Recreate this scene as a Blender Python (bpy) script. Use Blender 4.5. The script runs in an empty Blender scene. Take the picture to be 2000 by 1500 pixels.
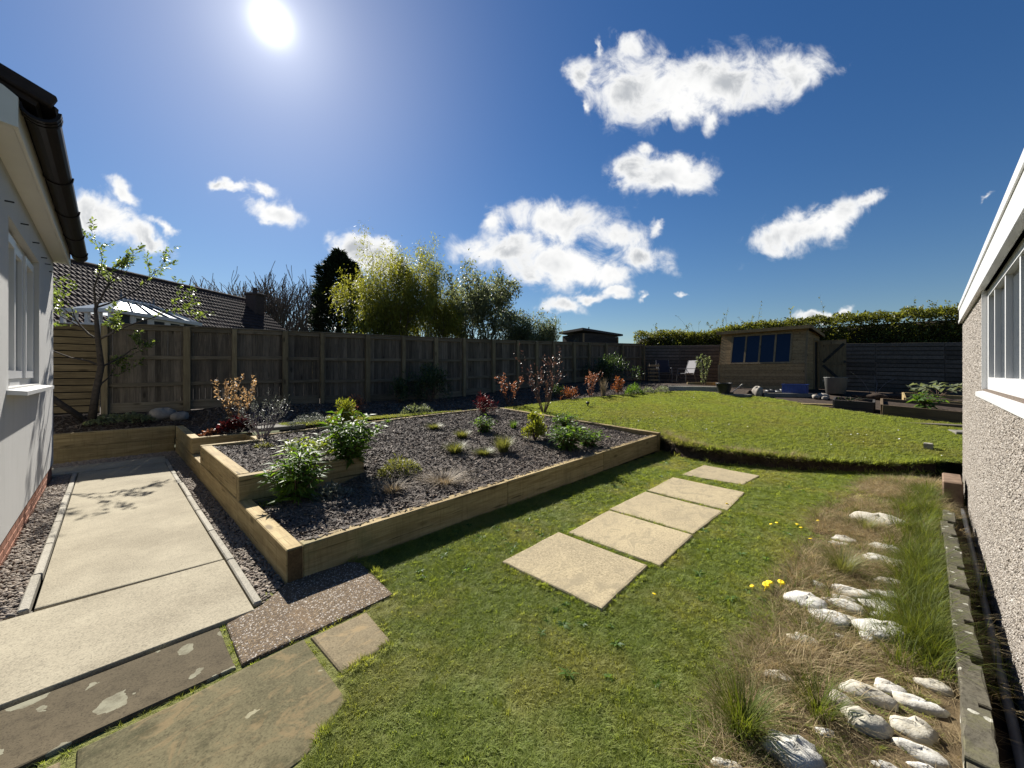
import bpy, math, random
import numpy as np
from mathutils import Vector, Matrix, Euler
from mathutils.geometry import delaunay_2d_cdt

scene = bpy.context.scene
COL = scene.collection
R = math.radians

# ------------------------------------------------------------------ camera, sky, sun, exposure
EYE = 1.54
FWD = Vector((.7218, .6921, 0)); RGT = Vector((.6921, -.7218, 0))
cam_data = bpy.data.cameras.new('camera')
cam_data.sensor_width = 36.0
cam_data.lens = 36.0 * 751 / 2000
cam_data.shift_y = -20 / 2000
cam_data.clip_start = .05
cam_data.clip_end = 3000
cam = bpy.data.objects.new('camera', cam_data)
COL.objects.link(cam)
cam.location = (0, 0, EYE)
cam.rotation_euler = (R(90), 0, R(-46.2))
scene.camera = cam

SUN_EL, SUN_HEAD = R(37.8), R(75.8)
SUN_DIR = Vector((math.cos(SUN_EL) * math.cos(SUN_HEAD), math.cos(SUN_EL) * math.sin(SUN_HEAD), math.sin(SUN_EL)))
sun_data = bpy.data.lights.new('sun', 'SUN')
sun_data.energy = 5.0
sun_data.angle = R(.5)
sun_data.color = (1, .955, .88)
sun = bpy.data.objects.new('sun', sun_data)
COL.objects.link(sun)
sun.rotation_euler = SUN_DIR.to_track_quat('Z', 'Y').to_euler()
sun.location = (0, 0, 30)

vs = scene.view_settings
vs.view_transform = 'Standard'; vs.look = 'None'; vs.gamma = 1; vs.use_curve_mapping = False
vs.exposure = 1.2
SKY_STRENGTH = .05
scene.render.engine = 'CYCLES'
scene.cycles.use_denoising = True
scene.cycles.use_adaptive_sampling = False
scene.cycles.sample_clamp_indirect = 4
scene.cycles.max_bounces = 6; scene.cycles.diffuse_bounces = 3; scene.cycles.glossy_bounces = 2; scene.cycles.transmission_bounces = 3

def nn(nt, kind, ins=None, **props):
    n = nt.nodes.new(kind)
    for k, v in props.items():
        setattr(n, k, v)
    for k, v in (ins or {}).items():
        s = n.inputs[k]
        if hasattr(v, 'is_output') or hasattr(v, 'links') and not isinstance(v, (int, float, tuple, list)):
            nt.links.new(v, s)
        else:
            s.default_value = v
    return n
def mth(nt, op, a, b=0.0, c=0.0, clamp=False):
    n = nn(nt, 'ShaderNodeMath', {0: a, 1: b, 2: c}, operation=op)
    n.use_clamp = clamp
    return n.outputs[0]
def vdot(nt, a, b):
    return nn(nt, 'ShaderNodeVectorMath', {0: a, 1: b}, operation='DOT_PRODUCT').outputs['Value']
def smooth(nt, v, lo, hi, a=0.0, b=1.0):
    return nn(nt, 'ShaderNodeMapRange', {'Value': v, 'From Min': lo, 'From Max': hi, 'To Min': a, 'To Max': b},
              interpolation_type='SMOOTHSTEP').outputs[0]
def mixc(nt, f, a, b, blend='MIX'):
    n = nn(nt, 'ShaderNodeMix', data_type='RGBA', blend_type=blend)
    for i, v in ((0, f), (6, a), (7, b)):
        if hasattr(v, 'is_output'):
            nt.links.new(v, n.inputs[i])
        else:
            n.inputs[i].default_value = v if i == 0 or len(v) == 4 else (*v, 1)
    return n.outputs[2]

CLOUDS = [  # centre and half-size of each puff in hundredths of the view plane ahead, tilt, weight
 (1270,170,135,72,0,1),(1400,165,150,62,-5,1),(1540,145,95,48,-15,.9),(1238,92,55,36,20,.75),(1395,235,36,34,0,.6),(1330,215,90,40,0,.8),
 (1128,145,34,48,10,.75),(1166,92,18,46,0,.6),(1140,205,18,32,10,.6),
 (1242,335,50,42,0,.95),(1312,338,78,40,5,1),(1252,298,28,24,0,.7),
 (1090,432,100,44,0,1),(995,482,105,36,0,1),(1085,512,130,50,0,1),(1195,458,80,38,10,.9),(1252,500,65,46,20,.85),(965,430,45,28,0,.7),(1180,535,85,26,5,.9),(1285,452,28,22,0,.6),
 (1092,596,56,20,0,.9),(1150,577,50,16,0,.8),(1203,570,34,18,0,.8),
 (1530,462,78,36,-15,1),(1622,430,82,36,-22,1),(1697,393,42,26,-30,.8),
 (205,425,90,46,25,.9),(275,455,80,28,28,.85),(240,382,54,24,35,.85),(322,440,44,17,22,.8),
 (532,410,56,24,8,.95),(515,370,36,17,10,.7),(465,365,46,15,8,.85),(425,365,26,13,10,.75),
 (692,482,52,34,30,.95),(745,505,55,40,0,.95),(1590,614,46,13,-5,.85),(1640,606,36,13,-5,.75),
 (1932,380,42,10,-22,.5),(1258,583,20,9,0,.6),(1335,573,28,7,0,.55),]

def build_world():
    w = bpy.data.worlds.new('World'); scene.world = w; w.use_nodes = True
    nt = w.node_tree; nt.nodes.clear()
    sky = nn(nt, 'ShaderNodeTexSky', sky_type='NISHITA', sun_disc=False)
    sky.sun_elevation = SUN_EL
    sky.sun_rotation = R(90) - SUN_HEAD
    sky.air_density = 1.25; sky.dust_density = .3; sky.ozone_density = 4.5; sky.altitude = 300
    d = nn(nt, 'ShaderNodeTexCoord').outputs['Generated']
    d = nn(nt, 'ShaderNodeVectorMath', {0: d}, operation='NORMALIZE').outputs[0]
    dep = vdot(nt, d, tuple(FWD)); lat = vdot(nt, d, tuple(RGT)); up = vdot(nt, d, (0, 0, 1))
    depc = mth(nt, 'MAXIMUM', dep, .05)
    uv = nn(nt, 'ShaderNodeCombineXYZ', {0: mth(nt, 'DIVIDE', lat, depc), 1: mth(nt, 'DIVIDE', up, depc), 2: 0.0}).outputs[0]
    warp = nn(nt, 'ShaderNodeTexNoise', {'Vector': uv, 'Scale': 9.0, 'Detail': 4.0, 'Roughness': .6}).outputs['Color']
    warp = nn(nt, 'ShaderNodeVectorMath', {0: warp, 1: (.5, .5, .5)}, operation='SUBTRACT').outputs[0]
    warp = nn(nt, 'ShaderNodeVectorMath', {0: warp, 'Scale': .11}, operation='SCALE').outputs[0]
    uvw = nn(nt, 'ShaderNodeVectorMath', {0: uv, 1: warp}, operation='ADD').outputs[0]
    m = None
    for (cx, cy, a, b, rot, wt) in CLOUDS:
        mp = nn(nt, 'ShaderNodeMapping', {'Vector': uvw, 'Location': ((cx - 1000) / 751, (730 - cy) / 751, 0),
                'Rotation': (0, 0, R(-rot)), 'Scale': (a * 1.2 / 751, b * 1.2 / 751, 1)}, vector_type='TEXTURE').outputs[0]
        ln = nn(nt, 'ShaderNodeVectorMath', {0: mp}, operation='LENGTH').outputs['Value']
        v = mth(nt, 'MULTIPLY_ADD', ln, -1.0, (.1 + .9 * wt))
        m = v if m is None else nn(nt, 'ShaderNodeMath', {0: m, 1: v, 2: .22}, operation='SMOOTH_MAX').outputs[0]
    m = mth(nt, 'MAXIMUM', m, -1.2)
    fb = nn(nt, 'ShaderNodeTexNoise', {'Vector': uv, 'Scale': 11.0, 'Detail': 12.0, 'Roughness': .64, 'Distortion': .5}).outputs['Fac']
    den = mth(nt, 'MULTIPLY_ADD', mth(nt, 'SUBTRACT', fb, .5), 1.9, mth(nt, 'MULTIPLY', m, .95))
    alpha = smooth(nt, den, -.06, .6)
    alpha = mth(nt, 'MULTIPLY', mth(nt, 'MULTIPLY', alpha, smooth(nt, m, -.25, .45, .25, 1.0)), smooth(nt, dep, .1, .25))
    soft = nn(nt, 'ShaderNodeTexNoise', {'Vector': uv, 'Scale': 5.5, 'Detail': 4.0, 'Roughness': .5}).outputs['Fac']
    core = mth(nt, 'MULTIPLY', smooth(nt, den, .35, 1.0), smooth(nt, soft, .38, .62))
    ccol = mixc(nt, core, (1.0, 1.0, .99), (.49, .515, .55))
    # deepen the blue of the clear sky a little
    blue = nn(nt, 'ShaderNodeHueSaturation', {'Color': sky.outputs[0], 'Hue': .508, 'Saturation': 1.25, 'Value': .70}).outputs[0]
    bsky = nn(nt, 'ShaderNodeBackground', {'Color': blue, 'Strength': SKY_STRENGTH}).outputs[0]
    bcl = nn(nt, 'ShaderNodeBackground', {'Color': ccol, 'Strength': .44}).outputs[0]
    mx = nn(nt, 'ShaderNodeMixShader', {0: alpha, 1: bsky, 2: bcl}).outputs[0]
    # overexposed sun with its aureole
    cs = mth(nt, 'MAXIMUM', vdot(nt, d, tuple(SUN_DIR)), 0.0)
    g = mth(nt, 'MULTIPLY', mth(nt, 'POWER', cs, 14000.0), 5.0)
    g = mth(nt, 'MULTIPLY_ADD', mth(nt, 'POWER', cs, 2400.0), .5, g)
    g = mth(nt, 'MULTIPLY_ADD', mth(nt, 'POWER', cs, 260.0), .12, g)
    g = mth(nt, 'MULTIPLY_ADD', mth(nt, 'POWER', cs, 22.0), .045, g)
    bgl = nn(nt, 'ShaderNodeBackground', {'Color': (1, .985, .94, 1), 'Strength': g}).outputs[0]
    ad = nn(nt, 'ShaderNodeAddShader', {0: mx, 1: bgl}).outputs[0]
    nn(nt, 'ShaderNodeOutputWorld', {'Surface': ad})
    w.cycles.sampling_method = 'MANUAL'; w.cycles.sample_map_resolution = 2048
build_world()

# ------------------------------------------------------------------ helpers
def rng(seed): return np.random.default_rng(seed)
def V(*a): return Vector(a)

def tag(o, label=None, cat=None, group=None, kind=None):
    if label: o['label'] = label
    if cat: o['category'] = cat
    if group: o['group'] = group
    if kind: o['kind'] = kind
    return o
def thing(name, label, cat, loc=(0, 0, 0), rz=0, group=None):
    o = bpy.data.objects.new(name, None); COL.objects.link(o)
    o.location = loc; o.rotation_euler = (0, 0, rz); o.empty_display_size = .1
    return tag(o, label, cat, group)
def world_of(o):
    m = o.matrix_basis.copy()
    while o.parent:
        o = o.parent; m = o.matrix_basis @ m
    return m
def obj(name, me, mat=None, parent=None, loc=None, rot=None, local=False, kind=None):
    """links a mesh; loc/rot are world values unless local"""
    o = bpy.data.objects.new(name, me); COL.objects.link(o)
    if mat is not None and len(me.materials) == 0:
        for mm in (mat if isinstance(mat, (list, tuple)) else [mat]): me.materials.append(mm)
    l = Vector(loc) if loc is not None else Vector((0, 0, 0))
    e = Euler(rot) if rot is not None else Euler((0, 0, 0))
    mw = Matrix.Translation(l) @ e.to_matrix().to_4x4()
    if parent is not None:
        o.parent = parent
        if not local: mw = world_of(parent).inverted() @ mw
    o.matrix_basis = mw
    if kind: o['kind'] = kind
    return o
def mesh_np(name, v, f, smooth_=False):
    me = bpy.data.meshes.new(name)
    v = np.asarray(v, np.float32); f = np.asarray(f, np.int32)
    me.vertices.add(len(v)); me.vertices.foreach_set('co', v.ravel())
    k = f.shape[1]
    me.loops.add(f.size); me.loops.foreach_set('vertex_index', f.ravel())
    me.polygons.add(len(f)); me.polygons.foreach_set('loop_start', np.arange(0, f.size, k, dtype=np.int32))
    me.polygons.foreach_set('loop_total', np.full(len(f), k, np.int32))
    if smooth_: me.polygons.foreach_set('use_smooth', np.ones(len(f), bool))
    me.update(calc_edges=True); me.validate()
    return me
class MB:
    """collects shapes into one mesh"""
    def __init__(s): s.v = []; s.f = []; s.mi = []; s.cur = 0
    def add(s, v, f):
        b = len(s.v); s.v += [tuple(p) for p in v]; s.f += [tuple(b + i for i in q) for q in f]; s.mi += [s.cur] * len(f)
        return s
    def box(s, lo, hi, M=None):
        (a, b, c), (d, e, g) = lo, hi
        v = [Vector(p) for p in ((a,b,c),(d,b,c),(d,e,c),(a,e,c),(a,b,g),(d,b,g),(d,e,g),(a,e,g))]
        if M is not None: v = [M @ p for p in v]
        return s.add(v, [(0,3,2,1),(4,5,6,7),(0,1,5,4),(1,2,6,5),(2,3,7,6),(3,0,4,7)])
    def cbox(s, l, w, h, c=.004, M=None, taper=1.0):
        """chamfered box centred on the origin"""
        x, y, z = l/2, w/2, h/2; v = []; ix = {}
        for sx in (-1,1):
            for sy in (-1,1):
                for sz in (-1,1):
                    t = taper if sz > 0 else 1
                    for k, q in enumerate(((x-c,y-c,z),(x-c,y,z-c),(x,y-c,z-c))):
                        ix[sx,sy,sz,k] = len(v); v.append(Vector((sx*q[0]*t, sy*q[1]*t, sz*q[2])))
        f = []
        def F(*q, fl): f.append(tuple(q) if fl else tuple(reversed(q)))
        for sg in (-1,1):
            F(*[ix[a,b,sg,0] for a,b in ((-1,-1),(1,-1),(1,1),(-1,1))], fl=sg>0)
            F(*[ix[a,sg,b,1] for a,b in ((-1,-1),(1,-1),(1,1),(-1,1))], fl=sg<0)
            F(*[ix[sg,a,b,2] for a,b in ((-1,-1),(1,-1),(1,1),(-1,1))], fl=sg>0)
        for a in (-1,1):
            for b in (-1,1):
                F(ix[-1,a,b,0], ix[1,a,b,0], ix[1,a,b,1], ix[-1,a,b,1], fl=a*b<0)
                F(ix[a,-1,b,0], ix[a,1,b,0], ix[a,1,b,2], ix[a,-1,b,2], fl=a*b>0)
                F(ix[a,b,-1,1], ix[a,b,1,1], ix[a,b,1,2], ix[a,b,-1,2], fl=a*b<0)
                for d in (-1,1): F(ix[a,b,d,0], ix[a,b,d,1], ix[a,b,d,2], fl=a*b*d>0)
        if M is not None: v = [M @ p for p in v]
        return s.add(v, f)
    def tube(s, pts, rad, n=6, cap=True):
        pts = [Vector(p) for p in pts]
        if not hasattr(rad, '__len__'): rad = [rad] * len(pts)
        rings = []; b = len(s.v); vv = []
        ref = Vector((.31, .87, .38))
        for i, p in enumerate(pts):
            t = (pts[min(i+1, len(pts)-1)] - pts[max(i-1, 0)])
            if t.length < 1e-9: t = Vector((0,0,1))
            t.normalize()
            a = t.cross(ref)
            if a.length < .1: a = t.cross(Vector((1,0,0)))
            a.normalize(); c = t.cross(a)
            for k in range(n):
                g = 2*math.pi*k/n
                vv.append(p + (a*math.cos(g) + c*math.sin(g))*rad[i])
        f = []
        for i in range(len(pts)-1):
            for k in range(n):
                f.append((i*n+k, i*n+(k+1)%n, (i+1)*n+(k+1)%n, (i+1)*n+k))
        if cap and n > 3:
            f.append(tuple(reversed(range(n)))); f.append(tuple((len(pts)-1)*n+k for k in range(n)))
        return s.add(vv, f)
    def lathe(s, prof, n=20, M=None):
        v = []; f = []
        for (r, z) in prof:
            for k in range(n): v.append(Vector((r*math.cos(2*math.pi*k/n), r*math.sin(2*math.pi*k/n), z)))
        for i in range(len(prof)-1):
            for k in range(n): f.append((i*n+k, i*n+(k+1)%n, (i+1)*n+(k+1)%n, (i+1)*n+k))
        if M is not None: v = [M @ p for p in v]
        return s.add(v, f)
    def prism(s, poly, axis_lo, axis_hi, M=None):
        """poly in (x,z), extruded along y"""
        n = len(poly)
        v = [Vector((p[0], axis_lo, p[1])) for p in poly] + [Vector((p[0], axis_hi, p[1])) for p in poly]
        f = [tuple(range(n)), tuple(reversed(range(n, 2*n)))] + [(i, i+n, (i+1)%n+n, (i+1)%n) for i in range(n)]
        if M is not None: v = [M @ p for p in v]
        return s.add(v, f)
    def mesh(s, name='part', sm=False):
        me = bpy.data.meshes.new(name); me.from_pydata(s.v, [], s.f)
        if any(s.mi): me.polygons.foreach_set('material_index', s.mi)
        if sm: me.polygons.foreach_set('use_smooth', [True]*len(me.polygons))
        me.update(); return me
_boxes = {}
def bm_box(l, w, h, c=.004, mat=None):
    k = (round(l,3), round(w,3), round(h,3), c, mat.name if mat else '')
    if k not in _boxes:
        me = MB().cbox(l, w, h, min(c, l*.3, w*.3, h*.3)).mesh('piece')
        if mat: me.materials.append(mat)
        _boxes[k] = me
    return _boxes[k]
def piece(name, parent, mat, c, size, rot=(0,0,0), ch=.004, local=False):
    return obj(name, bm_box(*size, ch, mat), None, parent, c, rot, local)

def in_poly(poly, x, y):
    x = np.asarray(x); y = np.asarray(y); r = np.zeros(x.shape, bool); n = len(poly); j = n-1
    for i in range(n):
        xi, yi = poly[i][:2]; xj, yj = poly[j][:2]
        c = ((yi > y) != (yj > y)) & (x < (xj-xi)*(y-yi)/((yj-yi) or 1e-12)+xi)
        r ^= c; j = i
    return r
def densify(poly, step):
    out = []
    for i in range(len(poly)):
        a = Vector(poly[i][:2]); b = Vector(poly[(i+1) % len(poly)][:2]); n = max(1, int((b-a).length/step))
        out += [tuple(a.lerp(b, k/n)) for k in range(n)]
    return out
def region(name, poly, res, zf, mat, seed=0):
    """a ground sheet filling a polygon, draped on zf"""
    bd = densify(poly, res); g = rng(seed)
    xs = [p[0] for p in bd]; ys = [p[1] for p in bd]
    X, Y = np.meshgrid(np.arange(min(xs)+res/2, max(xs), res), np.arange(min(ys)+res/2, max(ys), res))
    X = X.ravel()+g.uniform(-.3,.3,X.size)*res; Y = Y.ravel()+g.uniform(-.3,.3,Y.size)*res
    k = in_poly(poly, X, Y); X, Y = X[k], Y[k]
    vs_ = [Vector(p) for p in bd] + [Vector((a, b)) for a, b in zip(X, Y)]
    n = len(bd)
    o = delaunay_2d_cdt(vs_, [(i, (i+1) % n) for i in range(n)], [], 1, 1e-5)
    v = np.array([(p.x, p.y) for p in o[0]]); z = zf(v[:,0], v[:,1])
    return tag(obj(name, mesh_np(name, np.column_stack([v, z]), np.array([f for f in o[2] if len(f)==3]), True), mat), kind='structure')
def fill(poly, dens, seed, holes=()):
    """random points in a polygon, dens per square metre"""
    g = rng(seed); xs = [p[0] for p in poly]; ys = [p[1] for p in poly]
    n = int((max(xs)-min(xs))*(max(ys)-min(ys))*dens)
    x = g.uniform(min(xs), max(xs), n); y = g.uniform(min(ys), max(ys), n)
    k = in_poly(poly, x, y)
    for h in holes: k &= ~in_poly(h, x, y)
    return x[k], y[k]

# value noise for terrain
_ng = rng(5).uniform(-1, 1, (64, 64))
def vnoise(x, y, s):
    x = np.asarray(x, float)*s; y = np.asarray(y, float)*s
    xi = np.floor(x).astype(int); yi = np.floor(y).astype(int); fx = x-xi; fy = y-yi
    fx = fx*fx*(3-2*fx); fy = fy*fy*(3-2*fy)
    g = lambda a, b: _ng[a % 64, b % 64]
    return (g(xi,yi)*(1-fx)+g(xi+1,yi)*fx)*(1-fy)+(g(xi,yi+1)*(1-fx)+g(xi+1,yi+1)*fx)*fy

# geometry-node scatter for what nobody could count
_src = {}
def variants(key, meshes, mat):
    c = bpy.data.collections.new('source_'+key)
    for i, me in enumerate(meshes):
        if mat is not None and not me.materials: me.materials.append(mat)
        c.objects.link(bpy.data.objects.new('%s_%02d' % (key, i), me))
    _src[key] = (c, len(meshes)); return key
def scatter(name, key, P, rot, scl, seed=0, parent=None, label=None, cat=None):
    c, nv = _src[key]; n = len(P)
    me = bpy.data.meshes.new(name); me.vertices.add(n)
    me.vertices.foreach_set('co', np.asarray(P, np.float32).ravel())
    a = me.attributes.new('rot', 'FLOAT_VECTOR', 'POINT'); a.data.foreach_set('vector', np.asarray(rot, np.float32).ravel())
    scl = np.asarray(scl, np.float32)
    if scl.ndim == 1: scl = np.repeat(scl[:,None], 3, 1)
    a = me.attributes.new('scl', 'FLOAT_VECTOR', 'POINT'); a.data.foreach_set('vector', scl.ravel())
    a = me.attributes.new('pick', 'INT', 'POINT'); a.data.foreach_set('value', rng(seed+77).integers(0, nv, n).astype(np.int32))
    o = bpy.data.objects.new(name, me); COL.objects.link(o)
    if parent is not None:
        o.parent = parent; o.matrix_basis = world_of(parent).inverted()
    ng = bpy.data.node_groups.new('scatter_'+name, 'GeometryNodeTree')
    ng.interface.new_socket('Geometry', in_out='INPUT', socket_type='NodeSocketGeometry')
    ng.interface.new_socket('Geometry', in_out='OUTPUT', socket_type='NodeSocketGeometry')
    gi = ng.nodes.new('NodeGroupInput'); go = ng.nodes.new('NodeGroupOutput')
    ci = ng.nodes.new('GeometryNodeCollectionInfo'); ci.inputs['Collection'].default_value = c
    ci.inputs['Separate Children'].default_value = True; ci.inputs['Reset Children'].default_value = True
    ip = ng.nodes.new('GeometryNodeInstanceOnPoints'); ip.inputs['Pick Instance'].default_value = True
    L = ng.links.new
    for nm, ty, sk in (('rot','FLOAT_VECTOR','Rotation'), ('scl','FLOAT_VECTOR','Scale'), ('pick','INT','Instance Index')):
        at = ng.nodes.new('GeometryNodeInputNamedAttribute'); at.data_type = ty; at.inputs['Name'].default_value = nm
        L(at.outputs['Attribute'], ip.inputs[sk])
    L(gi.outputs[0], ip.inputs['Points']); L(ci.outputs[0], ip.inputs['Instance']); L(ip.outputs[0], go.inputs[0])
    md = o.modifiers.new('scatter', 'NODES'); md.node_group = ng
    return tag(o, label, cat, kind='stuff')

# ------------------------------------------------------------------ materials
_mats = {}
def new_mat(name):
    m = bpy.data.materials.new(name); m.use_nodes = True; nt = m.node_tree; nt.nodes.clear()
    out = nn(nt, 'ShaderNodeOutputMaterial'); b = nn(nt, 'ShaderNodeBsdfPrincipled')
    nt.links.new(b.outputs[0], out.inputs[0]); _mats[name] = m
    return m, nt, b, out
def setb(nt, b, color=None, rough=.6, spec=.4, bump=None, bstr=.3, bdist=.01):
    if color is not None:
        if hasattr(color, 'is_output'): nt.links.new(color, b.inputs['Base Color'])
        else: b.inputs['Base Color'].default_value = (*color, 1)
    if hasattr(rough, 'is_output'): nt.links.new(rough, b.inputs['Roughness'])
    else: b.inputs['Roughness'].default_value = rough
    b.inputs['Specular IOR Level'].default_value = spec
    if bump is not None:
        bn = nn(nt, 'ShaderNodeBump', {'Height': bump, 'Strength': bstr, 'Distance': bdist})
        nt.links.new(bn.outputs[0], b.inputs['Normal'])
def coords(nt, space='Object', scale=(1,1,1), per_object=True):
    c = nn(nt, 'ShaderNodeTexCoord').outputs['Object'] if space == 'Object' else nn(nt, 'ShaderNodeNewGeometry').outputs['Position']
    if per_object and space == 'Object':
        r = nn(nt, 'ShaderNodeObjectInfo').outputs['Random']
        o = nn(nt, 'ShaderNodeVectorMath', {0: (37.3, 91.7, 53.1), 'Scale': r}, operation='SCALE').outputs[0]
        c = nn(nt, 'ShaderNodeVectorMath', {0: c, 1: o}, operation='ADD').outputs[0]
    if scale != (1,1,1):
        c = nn(nt, 'ShaderNodeMapping', {'Vector': c, 'Scale': scale}).outputs[0]
    return c
def noise(nt, c, s, det=4.0, ro=.6, dist=0.0):
    return nn(nt, 'ShaderNodeTexNoise', {'Vector': c, 'Scale': s, 'Detail': det, 'Roughness': ro, 'Distortion': dist}).outputs['Fac']
def voro(nt, c, s, out='Distance', feature='F1', rand=1.0):
    return nn(nt, 'ShaderNodeTexVoronoi', {'Vector': c, 'Scale': s, 'Randomness': rand}, feature=feature).outputs[out]
def rand_tint(nt, col, lo=.75, hi=1.25):
    r = nn(nt, 'ShaderNodeObjectInfo').outputs['Random']
    f = nn(nt, 'ShaderNodeMapRange', {'Value': r, 'To Min': lo, 'To Max': hi}).outputs[0]
    return nn(nt, 'ShaderNodeVectorMath', {0: col, 'Scale': f}, operation='SCALE').outputs[0]
def wood(name, light, dark, axis=0, rough=.75, tint=(.8,1.2), knots=True, stain=None, spec=.15, saw=0.0):
    m, nt, b, _ = new_mat(name)
    sc = [14, 14, 14]; sc[axis] = .9
    c = coords(nt, scale=tuple(sc))
    n1 = noise(nt, c, 3.0, 7, .65, .6); n2 = noise(nt, c, 1.0, 3, .5)
    raw = coords(nt)
    n3 = noise(nt, raw, 2.2, 4, .6)
    f = mth(nt, 'MULTIPLY_ADD', n1, .75, mth(nt, 'MULTIPLY', n2, .4))
    col = mixc(nt, smooth(nt, f, .38, .78), dark, light)
    col = mixc(nt, smooth(nt, n3, .45, .75, 0, .55), col, stain or tuple(d*.8 for d in dark))
    if knots:
        ks = [4.5, 4.5, 4.5]; ks[axis] = 1.6
        kd = voro(nt, coords(nt, scale=tuple(ks)), 1.0)
        col = mixc(nt, smooth(nt, kd, .06, .16, .75, 0), col, tuple(d*.35 for d in dark))
    if saw:
        ss = [1.5, 1.5, 1.5]; ss[axis] = 22
        sw = noise(nt, coords(nt, scale=tuple(ss)), 2.0, 5, .7)
        col = mixc(nt, smooth(nt, sw, .5, .7, 0, saw), col, tuple(d*.6 for d in dark))
        cs_ = [34, 34, 34]; cs_[axis] = 1.1
        ck = noise(nt, coords(nt, scale=tuple(cs_)), 1.3, 3, .5, .4)
        col = mixc(nt, smooth(nt, ck, .66, .70, 0, .8), col, tuple(d*.25 for d in dark))
        wt = noise(nt, coords(nt), 3.4, 6, .7)
        col = mixc(nt, smooth(nt, wt, .55, .75, 0, .5), col, (.12,.13,.06))
        f = mth(nt, 'SUBTRACT', f, smooth(nt, ck, .64, .72))
    col = rand_tint(nt, col, *tint)
    setb(nt, b, col, rough, spec, f, .5, .004)
    return m
def plain(name, col, rough=.5, spec=.4, var=.12, nscale=6.0, bstr=.08, metal=0.0, tint=None):
    m, nt, b, _ = new_mat(name)
    n = noise(nt, coords(nt), nscale, 6, .6)
    c = mixc(nt, smooth(nt, n, .25, .75), tuple(x*(1-var) for x in col), tuple(min(1, x*(1+var)) for x in col))
    if tint: c = rand_tint(nt, c, *tint)
    setb(nt, b, c, rough, spec, noise(nt, coords(nt), nscale*12, 3, .6), bstr, .003)
    b.inputs['Metallic'].default_value = metal
    return m
def leaf(name, col, col2=None, trans=.45, rough=.42, spec=.35, tcol=None, tint=(.75,1.25), pos_noise=0.0, pcol=None, pscale=1.5):
    m, nt, b, out = new_mat(name)
    col2 = col2 or tuple(c*1.4 for c in col)
    g = nn(nt, 'ShaderNodeNewGeometry')
    r = g.outputs['Random Per Island']; r2 = nn(nt, 'ShaderNodeObjectInfo').outputs['Random']
    f = mth(nt, 'FRACT', mth(nt, 'ADD', r, r2))
    c = mixc(nt, f, col, col2)
    if pos_noise:
        pn = noise(nt, g.outputs['Position'], pscale, 4, .6)
        c = mixc(nt, smooth(nt, pn, .42, .66, 0, pos_noise), c, pcol)
    fm = nn(nt, 'ShaderNodeMapRange', {'Value': mth(nt, 'FRACT', mth(nt, 'MULTIPLY', f, 7.3)), 'To Min': tint[0], 'To Max': tint[1]}).outputs[0]
    c = nn(nt, 'ShaderNodeVectorMath', {0: c, 'Scale': fm}, operation='SCALE').outputs[0]
    setb(nt, b, c, rough, spec)
    tc = nn(nt, 'ShaderNodeVectorMath', {0: c, 1: tcol or (1.5, 1.45, .7)}, operation='MULTIPLY').outputs[0]
    tr = nn(nt, 'ShaderNodeBsdfTranslucent', {'Color': tc}).outputs[0]
    mx = nn(nt, 'ShaderNodeMixShader', {0: trans, 1: b.outputs[0], 2: tr}).outputs[0]
    nt.links.new(mx, out.inputs[0])
    return m

M_SLEEPER = wood('sleeper_timber', (.40,.31,.155), (.23,.163,.072), 0, .8, (.8,1.18), stain=(.17,.13,.062), saw=.45)
M_ENDGRAIN = wood('sleeper_end_grain', (.13,.085,.042), (.07,.045,.022), 1, .9, (1,1), knots=False)
M_FENCE = wood('weathered_fence_board', (.165,.137,.102), (.07,.058,.045), 2, .85, (.6,1.3), stain=(.058,.052,.045))
M_RAIL = wood('fence_rail_wood', (.185,.155,.108), (.088,.073,.052), 0, .85, (.85,1.15))
M_POST = wood('fence_post_wood', (.225,.182,.105), (.12,.095,.057), 2, .85, (.85,1.15))
M_SLAT = wood('dark_slat_wood', (.145,.122,.10), (.066,.057,.049), 1, .85, (.7,1.25), knots=False)
M_SLATX = wood('tan_slat_wood', (.17,.13,.072), (.08,.06,.033), 0, .85, (.8,1.2))
M_SHED = wood('shed_cladding_wood', (.38,.255,.125), (.22,.14,.066), 1, .75, (.85,1.15))
M_SHEDZ = wood('shed_trim_wood', (.28,.205,.115), (.16,.113,.063), 2, .75, (.85,1.15))
M_DARKSHED = wood('dark_shed_wood', (.06,.055,.05), (.03,.028,.026), 0, .85, (.85,1.15), knots=False)
M_PVC = plain('white_plastic', (.57,.57,.56), .3, .5, .02, 3, .0)
M_FASCIA = plain('cream_white_fascia', (.62,.60,.54), .4, .4, .04, 3, .02)
M_GUTTER = plain('black_gutter_plastic', (.012,.009,.009), .45, .18, .2, 4, .02)
M_TILE = plain('brown_roof_tile', (.06,.038,.03), .85, .12, .35, 9, .4, tint=(.7,1.35))
M_HTILE = plain('dark_roof_tile', (.028,.022,.021), .8, .15, .3, 9, .3, tint=(.8,1.25))
M_SOIL = plain('dark_soil', (.045,.032,.023), .95, .15, .45, 14, 1.0)
M_LAWNSOIL = plain('lawn_thatch', (.075,.085,.028), .95, .1, .45, 10, 1.0)
M_STRAWSOIL = plain('straw_soil', (.10,.073,.04), .95, .1, .5, 16, 1.0)
M_GRAVELBASE = plain('gravel_base', (.10,.085,.07), .95, .2, .5, 40, 1.0)
M_GROUND = plain('far_ground', (.06,.07,.03), .95, .1, .4, .3, .2)
M_FELT = plain('roof_felt', (.06,.057,.055), .9, .2, .3, 12, .4)
M_BLACK = plain('black_plastic', (.015,.016,.017), .45, .4, .3, 8, .05)
M_BLUE = plain('blue_plastic', (.02,.05,.22), .4, .45, .2, 8, .03)
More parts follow.
